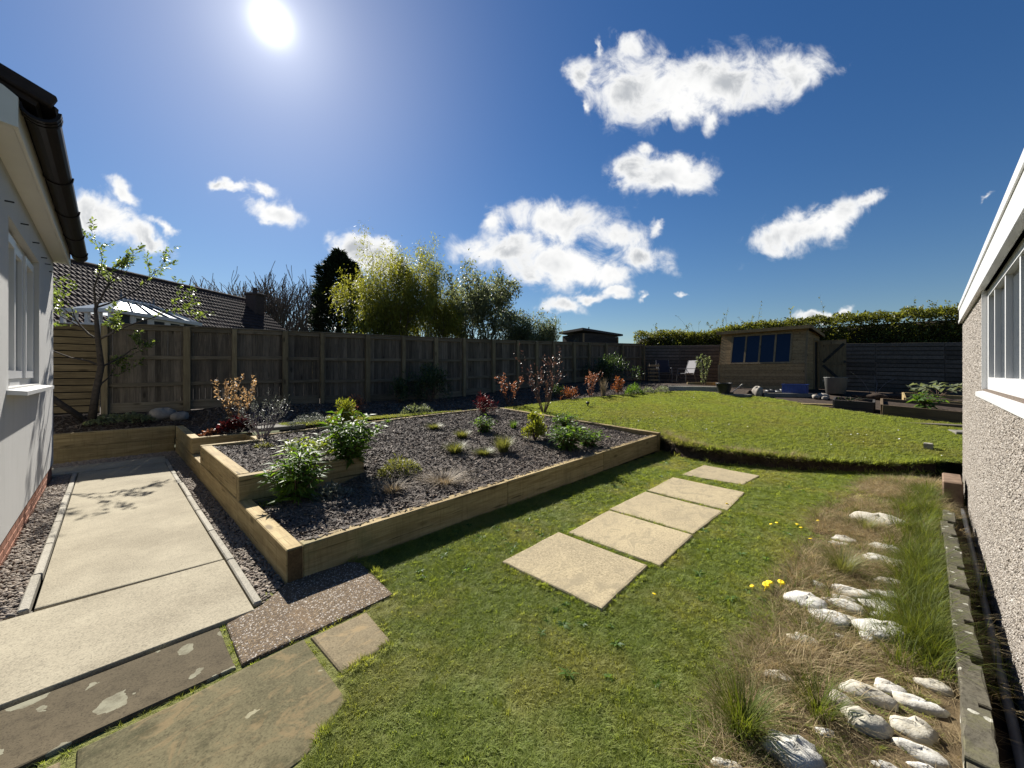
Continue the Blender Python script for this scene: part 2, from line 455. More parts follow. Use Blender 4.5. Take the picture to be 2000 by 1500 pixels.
M_METAL = plain('dark_metal', (.10,.10,.105), .4, .5, .2, 8, .02, metal=.6)
M_SLING = plain('pale_sling_fabric', (.26,.25,.25), .8, .2, .08, 60, .2)
M_SLINGDARK = plain('navy_sling_fabric', (.02,.022,.035), .8, .2, .08, 60, .2)
M_ROCK = plain('pale_rock', (.24,.215,.18), .85, .25, .3, 7, .6)
M_PIPE = plain('grey_pipe', (.16,.165,.175), .5, .4, .15, 5, .03)
M_BIN = plain('grey_bin_plastic', (.13,.13,.12), .5, .4, .15, 5, .03)
M_CHIM = plain('chimney_brick', (.085,.06,.05), .9, .2, .3, 20, .6)
M_BARK = plain('bark', (.10,.078,.058), .9, .2, .4, 18, .9)
M_BARKD = plain('dark_bark', (.045,.037,.03), .9, .2, .35, 18, .9)
M_BARKT = plain('bare_tree_bark', (.12,.10,.088), .9, .1, .3, 18, .3)
M_TWIG = plain('twig', (.13,.085,.06), .8, .25, .3, 18, .4)
M_TWIGGREY = plain('silver_twig', (.17,.14,.145), .6, .4, .3, 18, .4)

def glass_mat(name, col=(.012,.015,.02), rough=.02, spec=.5):
    m, nt, b, _ = new_mat(name)
    n = noise(nt, coords(nt), 1.3, 2, .5)
    setb(nt, b, mixc(nt, n, col, tuple(c*1.8 for c in col)), rough, spec, n, .02, .02)
    return m
M_GLASS = glass_mat('window_glass', (.03,.036,.042), .02, .6)
M_SHEDGLASS = glass_mat('shed_window_glass', (.008,.011,.022), .05, .35)
def polycarb():
    m, nt, b, out = new_mat('pale_roof_glazing')
    setb(nt, b, (.62,.68,.72), .25, .5)
    tr = nn(nt, 'ShaderNodeBsdfTranslucent', {'Color': (.75,.82,.86,1)}).outputs[0]
    nt.links.new(nn(nt, 'ShaderNodeMixShader', {0: .5, 1: b.outputs[0], 2: tr}).outputs[0], out.inputs[0])
    return m
M_POLY = polycarb()

def concrete(name, c1, c2, fine=220.0, spots=None, spot_scale=2.2, spot_r=(.10,.13), layers=None, bstr=.35, tint=(.95,1.05), moss=None, grain=.5):
    m, nt, b, _ = new_mat(name)
    c = coords(nt)
    n1 = noise(nt, c, 1.6, 6, .62); n2 = noise(nt, c, 16, 7, .72); n3 = noise(nt, c, fine*.5, 3, .75)
    col = mixc(nt, smooth(nt, n1, .3, .72), c1, c2)
    col = mixc(nt, smooth(nt, n2, .46, .68, 0, grain), col, tuple(x*.5 for x in c1))
    col = mixc(nt, smooth(nt, n3, .50, .66, 0, .55), col, tuple(min(1, x*1.75) for x in c2))
    col = mixc(nt, smooth(nt, n3, .47, .36, 0, .6), col, tuple(x*.5 for x in c2))
    if layers:
        ly = noise(nt, coords(nt, scale=(3.0, 4.2, 4.0)), 1.6, 8, .72, 1.0)
        col = mixc(nt, smooth(nt, ly, .5, .62, 0, .75), col, layers)
    if moss:
        mn = noise(nt, c, 4.2, 8, .74)
        col = mixc(nt, smooth(nt, mn, .5, .68, 0, .75), col, moss)
    if spots:
        wc = nn(nt, 'ShaderNodeVectorMath', {0: c, 1: nn(nt, 'ShaderNodeVectorMath', {0: nn(nt, 'ShaderNodeTexNoise', {'Vector': c, 'Scale': 14.0, 'Detail': 4.0}).outputs['Color'], 'Scale': .09}, operation='SCALE').outputs[0]}, operation='ADD').outputs[0]
        vd = voro(nt, wc, spot_scale); vc = nn(nt, 'ShaderNodeTexVoronoi', {'Vector': wc, 'Scale': spot_scale}).outputs['Color']
        rr = nn(nt, 'ShaderNodeSeparateColor', {0: vc}).outputs[0]
        msk = mth(nt, 'LESS_THAN', vd, mth(nt, 'MULTIPLY', rr, spot_r[1]))
        col = mixc(nt, mth(nt, 'MULTIPLY', msk, smooth(nt, n2, .3, .6, .35, .95)), col, spots)
    col = rand_tint(nt, col, *tint)
    h = mth(nt, 'MULTIPLY_ADD', n3, .5, mth(nt, 'MULTIPLY_ADD', n2, 1.0, n1))
    setb(nt, b, col, .88, .08, h, bstr, .004)
    return m
M_PATH = concrete('path_concrete', (.335,.298,.218), (.225,.197,.142), 220, bstr=.3, grain=.28)
M_EDGE = concrete('pale_edging_concrete', (.36,.335,.28), (.26,.24,.195), 200)
M_DARKSLAB = concrete('lichen_dark_concrete', (.10,.08,.05), (.055,.045,.028), 240, spots=(.22,.21,.15), spot_scale=6.5, spot_r=(.1,.62), grain=.8)
M_YORK = concrete('yellow_sandstone', (.135,.115,.064), (.085,.076,.042), 180, spots=(.25,.23,.15), spot_scale=7.0, spot_r=(.05,.27), layers=(.175,.13,.068), moss=(.036,.036,.018), grain=.8)
M_SMALLSLAB = concrete('buff_slab', (.20,.16,.10), (.14,.115,.07), 200, layers=(.25,.185,.10))
M_STEP = concrete('buff_stepping_stone', (.35,.29,.18), (.27,.225,.145), 150, layers=(.225,.19,.125), tint=(.9,1.08), bstr=.5, grain=.3)
M_KERB = concrete('mossy_edging_concrete', (.135,.12,.09), (.065,.06,.045), 120, spots=(.40,.39,.33), spot_scale=16.0, spot_r=(.05,.3), moss=(.12,.115,.06), bstr=.9)
M_GREYSLAB = concrete('grey_paving', (.2,.185,.16), (.13,.122,.105), 160)
def aggregate():
    m, nt, b, _ = new_mat('exposed_aggregate')
    c = coords(nt)
    v = nn(nt, 'ShaderNodeTexVoronoi', {'Vector': c, 'Scale': 120.0}); rr = nn(nt, 'ShaderNodeSeparateColor', {0: v.outputs['Color']})
    col = mixc(nt, smooth(nt, rr.outputs[0], .35, 1.0), (.085,.059,.034), (.225,.165,.10))
    col = mixc(nt, mth(nt, 'GREATER_THAN', rr.outputs[1], .86), col, (.40,.36,.31))
    col = mixc(nt, smooth(nt, v.outputs['Distance'], .45, .7), col, (.11,.09,.072))
    n = noise(nt, c, 2.5, 5, .6)
    col = mixc(nt, smooth(nt, n, .55, .75, 0, .45), col, (.20,.135,.075))
    setb(nt, b, col, .85, .08, mth(nt, 'SUBTRACT', 1.0, v.outputs['Distance']), .8, .004)
    return m
M_AGG = aggregate()
def render_wall():
    m, nt, b, _ = new_mat('white_render')
    c = coords(nt); n = noise(nt, c, 1.2, 5, .6); f = noise(nt, c, 260, 3, .7)
    st = noise(nt, coords(nt, scale=(5, 5, .45)), 2.0, 5, .65)
    setb(nt, b, mixc(nt, smooth(nt, st, .5, .75, 0, .22), mixc(nt, n, (.42,.415,.395), (.48,.47,.45)), (.25,.24,.21)), .9, .15, f, .5, .003)
    return m
M_RENDER = render_wall()
def brick_mat():
    m, nt, b, _ = new_mat('red_brick')
    c = coords(nt); n = noise(nt, c, 14, 5, .65); f = noise(nt, c, 160, 3, .7)
    col = rand_tint(nt, mixc(nt, n, (.24,.09,.052), (.30,.145,.088)), .75, 1.2)
    setb(nt, b, col, .85, .2, f, .5, .003)
    return m
M_BRICK = brick_mat()
M_MORTAR = plain('mortar', (.40,.37,.33), .95, .1, .15, 30, .6)
def pebbles(name, ramp, rough=.6, spec=.4):
    m, nt, b, _ = new_mat(name)
    r = nn(nt, 'ShaderNodeObjectInfo').outputs['Random']
    cr = nn(nt, 'ShaderNodeValToRGB', {'Fac': r}); e = cr.color_ramp; e.interpolation = 'LINEAR'
    while len(e.elements) < len(ramp): e.elements.new(.5)
    for i, c in enumerate(ramp):
        e.elements[i].position = i/(len(ramp)-1); e.elements[i].color = (*c, 1)
    n = noise(nt, coords(nt), 40, 4, .6)
    col = mixc(nt, smooth(nt, n, .3, .7, 0, .35), cr.outputs[0], (.5,.46,.4))
    setb(nt, b, col, rough, spec, n, .2, .002)
    return m
M_GRAVEL = pebbles('river_gravel', [(.065,.05,.038),(.20,.155,.11),(.10,.07,.05),(.27,.22,.165),(.135,.103,.078),(.18,.125,.085),(.085,.07,.058)], .75, .15)
M_MULCH = pebbles('bark_mulch', [(.017,.008,.004),(.036,.018,.010),(.013,.007,.004),(.05,.026,.015),(.026,.013,.007),(.15,.10,.07)], .75, .10)
M_DASH = pebbles('pebbledash_stone', [(.21,.175,.14),(.085,.064,.048),(.31,.275,.235),(.036,.027,.021),(.155,.125,.098),(.38,.35,.315),(.058,.044,.034)], .55, .4)
def whitestone():
    m, nt, b, _ = new_mat('white_stone')
    c = coords(nt); n = noise(nt, c, 5, 7, .7); f = noise(nt, c, 60, 4, .7); p = voro(nt, c, 38.0)
    col = mixc(nt, smooth(nt, n, .35, .7), (.44,.425,.38), (.56,.55,.51))
    col = mixc(nt, smooth(nt, noise(nt, c, 9, 6, .7), .55, .7, 0, .6), col, (.42,.38,.27))
    col = mixc(nt, smooth(nt, p, .05, .16, .45, 0), col, (.3,.28,.22))
    rr = nn(nt, 'ShaderNodeObjectInfo').outputs['Random']
    col = mixc(nt, smooth(nt, rr, .35, 1.0, 0, .55), col, (.34,.30,.21))
    col = mixc(nt, smooth(nt, noise(nt, c, 3.2, 7, .72), .52, .66, 0, .6), col, (.22,.185,.125))
    setb(nt, b, col, .8, .25, mth(nt, 'ADD', n, f), .6, .008)
    return m
M_WSTONE = whitestone()
M_GRASS = leaf('lawn_grass', (.16,.21,.042), (.25,.29,.072), .52, .6, .18, (1.55,1.5,.7), (.75,1.2), .55, (.33,.30,.11), 1.3)
M_GRASSFAR = leaf('upper_lawn_grass', (.165,.205,.05), (.24,.27,.075), .5, .6, .15, (1.55,1.5,.75), (.75,1.2), .5, (.22,.20,.08), .9)
M_LONGGRASS = leaf('long_grass', (.065,.095,.018), (.135,.155,.035), .45, .55, .15, (1.6,1.5,.6))
M_STRAW = leaf('dry_straw', (.23,.175,.09), (.42,.345,.205), .4, .7, .12, (1.1,1.0,.8))
M_DANDE = plain('dandelion_yellow', (.80,.58,.02), .6, .2, .1, 40, .2)
M_DAISY = plain('daisy_white', (.75,.75,.68), .6, .2, .05, 40, .2)
# ------------------------------------------------------------------ terrain
def zup(x, y):
    x = np.asarray(x, float); y = np.asarray(y, float)
    a = .17 + .0625*(y-1) + .09*np.clip(x-7.5, 0, None)
    b = 1.02 + .035*(y-2)
    k = .12
    h = np.clip(.5+.5*(b-a)/k, 0, 1)
    z = b*(1-h)+a*h - k*h*(1-h)
    lf = np.clip((2.0-x)/.9, 0, 1)*np.clip((y-7.6)/.5, 0, 1); lf = lf*lf*(3-2*lf)
    z = z*(1-lf)+(.47+.30*np.clip((y-10.3)/1.1, 0, 1))*lf
    return z + .018*vnoise(x, y, .7)
def zup1(x, y): return float(zup(x, y))
def zlow(x, y): return .0 + .012*vnoise(x, y, 1.1) - .008
def zmulch(x, y):
    x = np.asarray(x, float); y = np.asarray(y, float)
    t = np.clip((y-3.25)/4.3, 0, 1); f = np.clip((x-1)/6.3, 0, 1)
    z = (.20+.09*f) + t*(.27+.02*f)
    left = np.clip((2.35-x)/.5, 0, 1)
    z = z*(1-left) + np.where(y > 4.77, .455, .19)*left
    return z + .018*vnoise(x, y, 2.2) + .01*vnoise(x+9, y, 6)

LIP = [(7.62,3.12),(7.30,2.75),(7.16,2.2),(7.28,1.7),(7.45,1.32),(7.62,.98),(7.85,.62),(8.1,.2),(8.4,-.18),(8.9,-.62)]
EDGE_Y = lambda x: -.22-.06*(x-2.16)          # line of the concrete edging
FAR = [(12.4,-1.3),(12.45,.1),(13.0,1.2),(13.6,2.2),(13.75,3.2),(13.6,4.5),(12.6,5.4),(11.3,6.2),(9.6,6.95),(7.8,7.5),(5.0,7.93),(2.2,8.12)]
UPPER = LIP + [(9.2,-1.2)] + FAR + [(2.2,7.74),(7.52,7.72),(7.52,3.2)]
LOWER = [(.3,-.16)] + [(x, EDGE_Y(x)+.03) for x in (2,4,6,8)] + [(8.6,-.55)] + [(x+.05, y) for x, y in reversed(LIP)] + [(7.3,3.14),(-.2,3.14),(-.2,-.1)]
BED = [(1.03,3.26),(7.36,3.26),(7.36,7.55),(1.68,7.55),(1.68,7.07),(1.03,7.07)]
BORDER = [(-6,10.3),(1.0,10.3),(1.0,8.0),(1.62,8.0),(1.62,7.72),(7.46,7.72),(7.46,3.2),(7.7,3.1)] + [(x+.12, y+.02) for x, y in LIP[1:-1]] + [(9.0,-.5),(9.2,-6),(30,-6),(30,16),(-6,16)]

def zground(x, y):
    d = np.maximum(np.maximum(-x-14, x-34), np.maximum(-y-20, y-20))
    return -.5 + 1.6*np.clip(d/12, 0, 1)
def build_ground():
    t = np.concatenate([-np.geomspace(1500, 60, 10), np.linspace(-48, 48, 25), np.geomspace(60, 1500, 10)])
    X, Y = np.meshgrid(t, t); n = len(t)
    v = np.column_stack([X.ravel(), Y.ravel(), zground(X.ravel(), Y.ravel())])
    i = np.arange(n*n).reshape(n, n)
    f = np.column_stack([i[:-1,:-1].ravel(), i[:-1,1:].ravel(), i[1:,1:].ravel(), i[1:,:-1].ravel()])
    tag(obj('ground', mesh_np('ground', v, f), M_GROUND), kind='structure')
build_ground()
def lawn_soil_mat():
    m, nt, b, _ = new_mat('lower_lawn_soil')
    p = nn(nt, 'ShaderNodeNewGeometry').outputs['Position']
    n = noise(nt, p, 9, 6, .7)
    col = mixc(nt, n, (.11,.12,.035), (.20,.20,.07))
    setb(nt, b, col, .95, .1, noise(nt, p, 60, 4, .7), 1.0, .02)
    return m
region('upper_lawn', UPPER, .3, zup, M_LAWNSOIL, 1)
region('lower_lawn', LOWER, .25, zlow, lawn_soil_mat(), 2)
region('garden_border', BORDER, .3, lambda x, y: zup(x, y)-.035, M_SOIL, 3)
def mulch_base():
    return region('mulch_bed', BED, .06, zmulch, M_MULCHBASE, 4)
M_MULCHBASE = plain('mulch_base', (.018,.013,.011), .9, .2, .4, 60, 1.0)
mulch_base()

def bank():
    """cut earth face between the two lawns"""
    pts = []; 
    for i in range(len(LIP)-1):
        a = Vector(LIP[i]); b = Vector(LIP[i+1]); n = max(2, int((b-a).length/.05))
        pts += [a.lerp(b, k/n) for k in range(n)]
    pts.append(Vector(LIP[-1])); rows = 9; v = []; g = rng(8)
    for i, p in enumerate(pts):
        zt = zup1(p.x, p.y)+.012; t = (pts[min(i+1,len(pts)-1)]-pts[max(0,i-1)]).normalized(); nrm = Vector((-t.y, t.x)) * -1
        for r in range(rows):
            u = r/(rows-1)
            o = .05*(1-u)**2 + .02*g.normal() + .03*float(vnoise(p.x*3+r*.4, p.y*3, 2)) - .045*math.sin(u*3.1)
            if r == rows-1: o = -.10
            v.append((p.x-abs(nrm.x)*o, p.y-nrm.y*o*0, -.03+(zt+.03)*u))
    m = len(pts); f = [(i*rows+r, (i+1)*rows+r, (i+1)*rows+r+1, i*rows+r+1) for i in range(m-1) for r in range(rows-1)]
    tag(obj('earth_bank', mesh_np('earth_bank', v, f, False), M_SOIL), kind='structure')
    return pts
BANK = bank()

# gravel strips, trench, straw bed
GR_L = [(-.6,3.96),(-.42,3.96),(-.42,8.97),(-.6,8.97)]
GR_R = [(.71,3.0),(.93,3.22),(.93,10.19),(-1.6,10.19),(-1.6,9.58),(.71,9.58)]
flat = lambda z: (lambda x, y: np.full(np.shape(x), z)+.008*vnoise(x, y, 4))
region('gravel_strip', GR_L, .15, flat(-.012), M_GRAVELBASE, 6)
region('gravel_strip', GR_R, .15, flat(-.012), M_GRAVELBASE, 7)
TRENCH = [(1.0,-.2)] + [(x, EDGE_Y(x)-.1) for x in (2,4,6,8.2)] + [(8.3,-1.1),(1.0,-1.1)]
region('yard', [(-9,-7),(2.1,-7),(2.1,-.2),(1.0,-.14),(-.3,-.1),(-.3,4.1),(-9,4.1)], .5, flat(-.05), M_GREYSLAB, 10)
region('drain_trench', TRENCH, .15, flat(-.2), M_SOIL, 9)

# ------------------------------------------------------------------ path and paving
def slab_poly(name, mat, poly, z0, z1, parent=None, seed=0, rough=.0, ch=.008, res=.25):
    """a paving slab: polygon with eased arrises and a slightly uneven outline"""
    g = rng(seed); P = densify(poly, res) if rough else [tuple(p) for p in poly]
    c = Vector((sum(p[0] for p in P)/len(P), sum(p[1] for p in P)/len(P)))
    if rough: P = [(x+g.normal()*rough, y+g.normal()*rough) for x, y in P]
    n = len(P); rings = []
    for z, ins in ((z0, 0), (z1-ch, 0), (z1-ch*.3, ch*.35), (z1, ch*1.3)):
        for (x, y) in P:
            d = c-Vector((x, y)); d = d/max(d.length, 1e-6)*ins*1.3
            rings.append((x+d.x-c.x, y+d.y-c.y, z-z1 + (g.normal()*.0012 if rough else 0)))
    f = [(k*n+i, k*n+(i+1)%n, (k+1)*n+(i+1)%n, (k+1)*n+i) for k in range(3) for i in range(n)]
    f.append(tuple(3*n+i for i in range(n)))
    me = bpy.data.meshes.new(name); me.from_pydata(rings, [], f); me.update()
    return obj(name, me, mat, parent, (c.x, c.y, z1))
def rect(x0, y0, x1, y1): return [(x0,y0),(x1,y0),(x1,y1),(x0,y1)]

path = thing('concrete_path', 'pale concrete path with cast edging strips leading from the patio to the timber retaining wall', 'path', (.15,6,0))
path['kind'] = 'structure'
slab_poly('slab', M_PATH, [(-1.9,2.93),(.645,2.93),(.645,3.90),(-1.9,3.96)], -.08, .012, path, 1)
slab_poly('slab', M_PATH, [(-.345,3.965),(.64,3.912),(.64,8.93),(-.345,8.93)], -.08, .014, path, 2)
slab_poly('slab', M_PATH, [(-1.9,8.945),(.66,8.945),(.69,9.5),(-1.9,9.57)], -.08, .016, path, 3)
g = rng(3)
for x, y0, y1 in ((-.385, 3.99, 8.93), (.678, 3.0, 9.4)):
    y = y0
    while y < y1-.2:
        L = min(.62+.25*g.random(), y1-y)
        piece('edging_strip', path, M_EDGE, (x+g.normal()*.004, y+L/2, -.018), (.05, L-.006, .07), (0, 0, g.normal()*.004), .008)
        y += L
slab_poly('edging_strip', M_EDGE, [(-1.9,9.58),(.69,9.51),(.69,9.545),(-1.9,9.62)], -.08, .02, path, 5)

def paver(name, label, mat, poly, z, seed, rough=.003, cat='paving slab', group=None, res=.22):
    o = slab_poly(name, mat, poly, z-.06, z, None, seed, rough, .012, res)
    return tag(o, label, cat, group)
paver('patio_slab', 'long dark concrete slab with pale lichen blotches along the edge of the path', M_DARKSLAB, [(-1.7,2.40),(.455,2.44),(.455,2.90),(-1.7,2.91)], .004, 11)
paver('patio_slab', 'brown exposed aggregate slab under the corner of the raised bed', M_AGG, [(.478,2.435),(1.36,2.45),(1.41,3.05),(1.36,3.12),(.92,3.18),(.69,2.97),(.49,2.90)], .008, 12)
paver('patio_slab', 'small square buff slab between the aggregate slab and the lawn', M_SMALLSLAB, [(.80,2.41),(1.14,2.40),(1.11,2.02),(.81,1.99)], .006, 13)
paver('patio_slab', 'large mossy yellow sandstone slab beside the lawn edge at the front', M_YORK, [(-.10,2.378),(.775,2.412),(.765,1.82),(.54,1.66),(-.10,1.62)], .004, 14)
paver('patio_slab', 'partly seen pale slab left of the mossy sandstone slab', M_SMALLSLAB, [(-.9,2.36),(-.135,2.355),(-.135,1.6),(-.9,1.6)], .002, 15)
for i, (p, lb) in enumerate([
    ([(2.19,2.21),(2.97,2.23),(2.94,1.33),(2.19,1.30)], 'buff sandstone stepping stone in the lawn, nearest of the row of five'),
    ([(3.03,2.16),(3.83,2.18),(3.79,1.27),(3.0,1.26)], 'greyer sandstone stepping stone, second of the row from the patio end'),
    ([(3.87,2.20),(4.76,2.19),(4.68,1.25),(3.82,1.28)], 'buff sandstone stepping stone in the middle of the row of five'),
    ([(4.82,2.19),(5.70,2.20),(5.61,1.25),(4.74,1.23)], 'buff stepping stone, second from the earth bank end of the row'),
    ([(5.93,2.17),(6.82,2.12),(6.68,1.30),(5.98,1.36)], 'far stepping stone of the row, closest to the cut earth bank')]):
    o = paver('stepping_stone', lb, M_STEP, p, .028, 20+i, .0015, 'stepping stone', 'stepping stones set in the lower lawn', .12)

# ------------------------------------------------------------------ raised bed of timber sleepers
bed = thing('raised_bed', 'large rectangular raised bed of pale timber sleepers filled with bark mulch and plants', 'raised bed', (.95,3.2,0))
def sleeper(x0, y0, x1, y1, z0, z1, th=.1, parent=bed, zend=None, mat=M_SLEEPER):
    """a timber from end to end, laid on edge; zend: top at the far end"""
    a = Vector((x0,y0)); b = Vector((x1,y1)); L = (b-a).length; rz = math.atan2(y1-y0, x1-x0)
    rise = 0 if zend is None else math.atan2(zend-z1, L)
    c = (a+b)/2
    return piece('sleeper', parent, mat, (c.x, c.y, (z0+z1)/2+(0 if zend is None else (zend-z1)/2)), (L, th, z1-z0), (0, -rise, rz), .007)
# front run along the lawn
xs = [1.0, 3.2, 5.35, 7.36]; zt = [.25, .285, .315, .345]
for i in range(3):
    sleeper(xs[i]+.003, 3.19, xs[i+1], 3.19, zt[i]-.30, zt[i], .105, zend=zt[i+1]-.004)
# left run, lower course, then the second course and its returns
sleeper(.945, 3.135, .945, 4.72, -.05, .25, .115); sleeper(.945, 4.724, .945, 7.12, -.05, .247, .11); sleeper(.945, 7.124, .945, 10.16, -.05, .25, .112)
sleeper(.955, 4.80, .955, 7.02, .253, .50, .125); sleeper(.893, 4.74, 2.2, 4.74, .17, .497, .115)
sleeper(.895, 7.085, 1.62, 7.085, .253, .503, .10)
sleeper(1.66, 7.04, 1.66, 7.96, .2, .49, .09)
sleeper(.895, 8.02, 1.72, 8.02, .253, .505, .11); sleeper(.952, 8.08, .952, 10.14, .253, .50, .118)
for (x_, y_, z_, w_, h_) in ((.945,3.1335,.10,.10,.28),(.955,4.681,.335,.0,.0)):
    if w_: piece('end_grain', bed, M_ENDGRAIN, (x_, y_, z_), (w_, .006, h_), ch=.001)
# right and back runs, flush with the upper lawn
sleeper(7.425, 3.13, 7.425, 5.4, .0, .385, .11, zend=.49); sleeper(7.425, 5.41, 7.425, 7.72, .2, .495, .11, zend=.615)
sleeper(1.72, 7.61, 4.6, 7.61, .2, .505, .12, zend=.57); sleeper(4.61, 7.61, 7.365, 7.61, .2, .57, .12, zend=.625)
tread = slab_poly('step_tread', M_GREYSLAB, rect(.99, 7.15, 1.6, 7.95), .1, .27, bed, 31)
paver('paving_slab', 'grey slab at the top of the garden steps beside the silver twiggy shrub', M_GREYSLAB, [(1.75,7.70),(2.5,7.70),(2.45,8.1),(1.75,8.06)], .60, 32)
slab_poly('edging_strip', M_EDGE, [(2.2,8.15),(5.0,7.97),(7.8,7.55),(7.82,7.6),(5.02,8.02),(2.2,8.2)], .35, .60, path, 33, 0)
ret = thing('retaining_wall', 'low retaining wall of two stacked timber sleepers behind the gravel', 'retaining wall', (-.5,10.25,0))
sleeper(-3.2, 10.25, .88, 10.25, -.05, .25, .11, ret); sleeper(-1.2, 10.262, .89, 10.262, .253, .50, .115, ret); sleeper(-3.4, 10.262, -1.21, 10.262, .253, .50, .115, ret)

# ------------------------------------------------------------------ fences
FP = [(-.09,11.56),(1.19,11.36),(2.05,11.22),(3.09,11.05),(3.95,10.92),(5.13,10.73),(6.19,10.56),(7.25,10.39),(8.28,10.22),(9.46,10.03),(10.56,9.86),(11.48,9.71),(12.37,9.57),(13.53,9.38),(14.48,9.23),(15.6,9.05),(16.78,8.86),(18.45,8.60)]
def ztop(x): return float(np.interp(x, [-.1,3.1,7.25,11.5,18.5], [2.575,2.635,2.70,2.80,3.02]))
fence = thing('board_fence', 'tall weathered close-board fence with posts and three rails running behind the border', 'fence', (8,10.2,.9))
g = rng(21); nboards = 0
for i, (x, y) in enumerate(FP):
    z = zup1(x, y); t = ztop(x)-.005
    w = .125 if i % 2 else .10
    piece('post', fence, M_POST, (x, y-.03, (z-.2+t)/2), (w, w, t-z+.2), (0,0,R(-9)), .006)
for i in range(len(FP)-1):
    (x0,y0),(x1,y1) = FP[i], FP[i+1]; a = Vector((x0,y0)); b = Vector((x1,y1)); L = (b-a).length; d = (b-a)/L
    rz = math.atan2(d.y, d.x); nrm = Vector((-d.y, d.x)); mid = (a+b)/2
    zt0, zt1 = ztop(x0), ztop(x1); rise = math.atan2(zt1-zt0, L); zg = zup1(mid.x, mid.y); zt_ = (zt0+zt1)/2; H = zt_-zg
    n = max(6, round(L/.112)); bw = L/n
    for k in range(n):
        p = a+d*((k+.5)*bw)+nrm*(.045+(.006 if k % 2 else 0)); u = (p-a).dot(d)/L
        t = zt0+(zt1-zt0)*u-.03
        piece('board', fence, M_FENCE, (p.x, p.y, t-(H-.1)/2+g.normal()*.003), (round(bw*.985,3), .018, round(H-.1,2)), (0, 0, rz+g.normal()*.006), .003)
    for u, hh in ((.985,.10), (.62,.085), (.30,.085)):
        q = mid+nrm*.005
        piece('rail', fence, M_RAIL, (q.x, q.y, zg+H*u-(.03 if u > .9 else 0)), (L-.11, .045, hh), (0, -rise, rz), .004)
    piece('cap_rail', fence, M_RAIL, (mid.x, mid.y, zt_+.008), (L-.004, .10, .026), (0, -rise, rz), .004)
    q = mid+nrm*.02
    piece('gravel_board', fence, M_RAIL, (q.x, q.y, zg+.06), (L-.11, .03, .22), (0, -rise*.4, rz), .004)

slatl = thing('slatted_fence', 'tan horizontally slatted fence panel behind the leaning fruit tree', 'fence', (-1.2,11.7,.7))
for k in range(13):
    piece('slat', slatl, M_SLATX, (-1.62, 11.72+.004*(k%2), .83+k*.137), (2.95, .022, .118), (0, 0, R(-8)), .004)
for x in (-3.05, -1.6): piece('post', slatl, M_POST, (x, 11.78-.14*(x+1.62), 1.55), (.09,.07,2.0), (0,0,R(-8)), .005)
piece('backing_board', slatl, M_DARKSHED, (-1.62, 11.80, 1.6), (2.95,.01,1.75), (0,0,R(-8)), .002)  # dark sheet added behind the panel to darken the slat gaps

back = thing('slatted_fence', 'long dark fence of horizontal slats below the hedge at the far end', 'fence', (19,2,1))
A = Vector((18.50,8.56)); B = Vector((19.72,-6.6)); L = (B-A).length; d = (B-A)/L; rz = math.atan2(d.y, d.x); nb = 9
for j in range(nb):
    p0 = A+d*(L*j/nb); p1 = A+d*(L*(j+1)/nb); m = (p0+p1)/2
    top = 2.95-.36*(j+.5)/nb*1.45; bot = zup1(m.x, m.y)-.05; ns = 12; st = (top-bot)/ns
    for k in range(ns):
        piece('slat', back, M_SLAT, (m.x, m.y, bot+st*(k+.5)), (round(L/nb-.012,3), .022, round(st-.03,2)), (0, math.atan2(.36*1.45/nb, L/nb), rz), .004)
    piece('post', back, M_SLAT, (p0.x+.05, p0.y, (bot+top)/2), (.08,.08,top-bot+.02), (0,0,rz), .004)
    piece('backing_board', back, M_DARKSHED, (m.x+.03, m.y, (bot+top)/2), (L/nb, .01, top-bot-.2), (0, 0, rz), .002)  # added dark sheet, makes the gaps between the slats look dark

# ------------------------------------------------------------------ the white bungalow on the left
house = thing('white_bungalow', 'white rendered bungalow with brick plinth, white window and black gutter beside the path', 'house', (-3,6.6,0))
WX, Y0, Y1, ZT = -.6, 4.2, 8.96, 3.30
wx0, wx1, wz0, wz1 = 5.32, 7.33, 1.42, 2.88
mb = MB()
mb.box((-8.1,Y0,.2),(-.80,Y1,ZT)); mb.prism([(-.64,3.301),(-8.06,3.301),(-8.06,3.5),(-4.35,5.14),(-.64,3.49)], Y0+.001, Y1-.001)
mb.box((-.8,Y0,.2),(WX,wx0,ZT)); mb.box((-.8,wx1,.2),(WX,Y1,ZT)); mb.box((-.8,wx0,.2),(WX,wx1,wz0)); mb.box((-.8,wx0,wz1),(WX,wx1,ZT))
obj('wall', mb.mesh('wall'), M_RENDER, house)
piece('plinth', house, M_MORTAR, (-4.36,(Y0+Y1)/2,-.0), (7.48,Y1-Y0-.03,.404), ch=.002)
for c in range(5):
    z = -.165+c*.075; y = Y0+.01-(.1125 if c % 2 else 0); 
    while y < Y1-.02:
        L = min(.215, Y1-.005-y); s0 = max(y, Y0+.01)
        if y+L-s0 > .05: piece('brick', house, M_BRICK, (-.662, (s0+y+L)/2, z), (.1, round(y+L-s0,3), .065), ch=.004)
        y += .225
win = obj('window', MB().box((-.715,wx0,wz0),(-.665,wx0+.07,wz1)).box((-.715,wx1-.07,wz0),(-.665,wx1,wz1)).box((-.715,wx0+.07,wz0),(-.665,wx1-.07,wz0+.07)).box((-.715,wx0+.07,wz1-.07),(-.665,wx1-.07,wz1)).mesh('window'), M_PVC, house)
nc = 3; cw = (wx1-wx0-.14)/nc
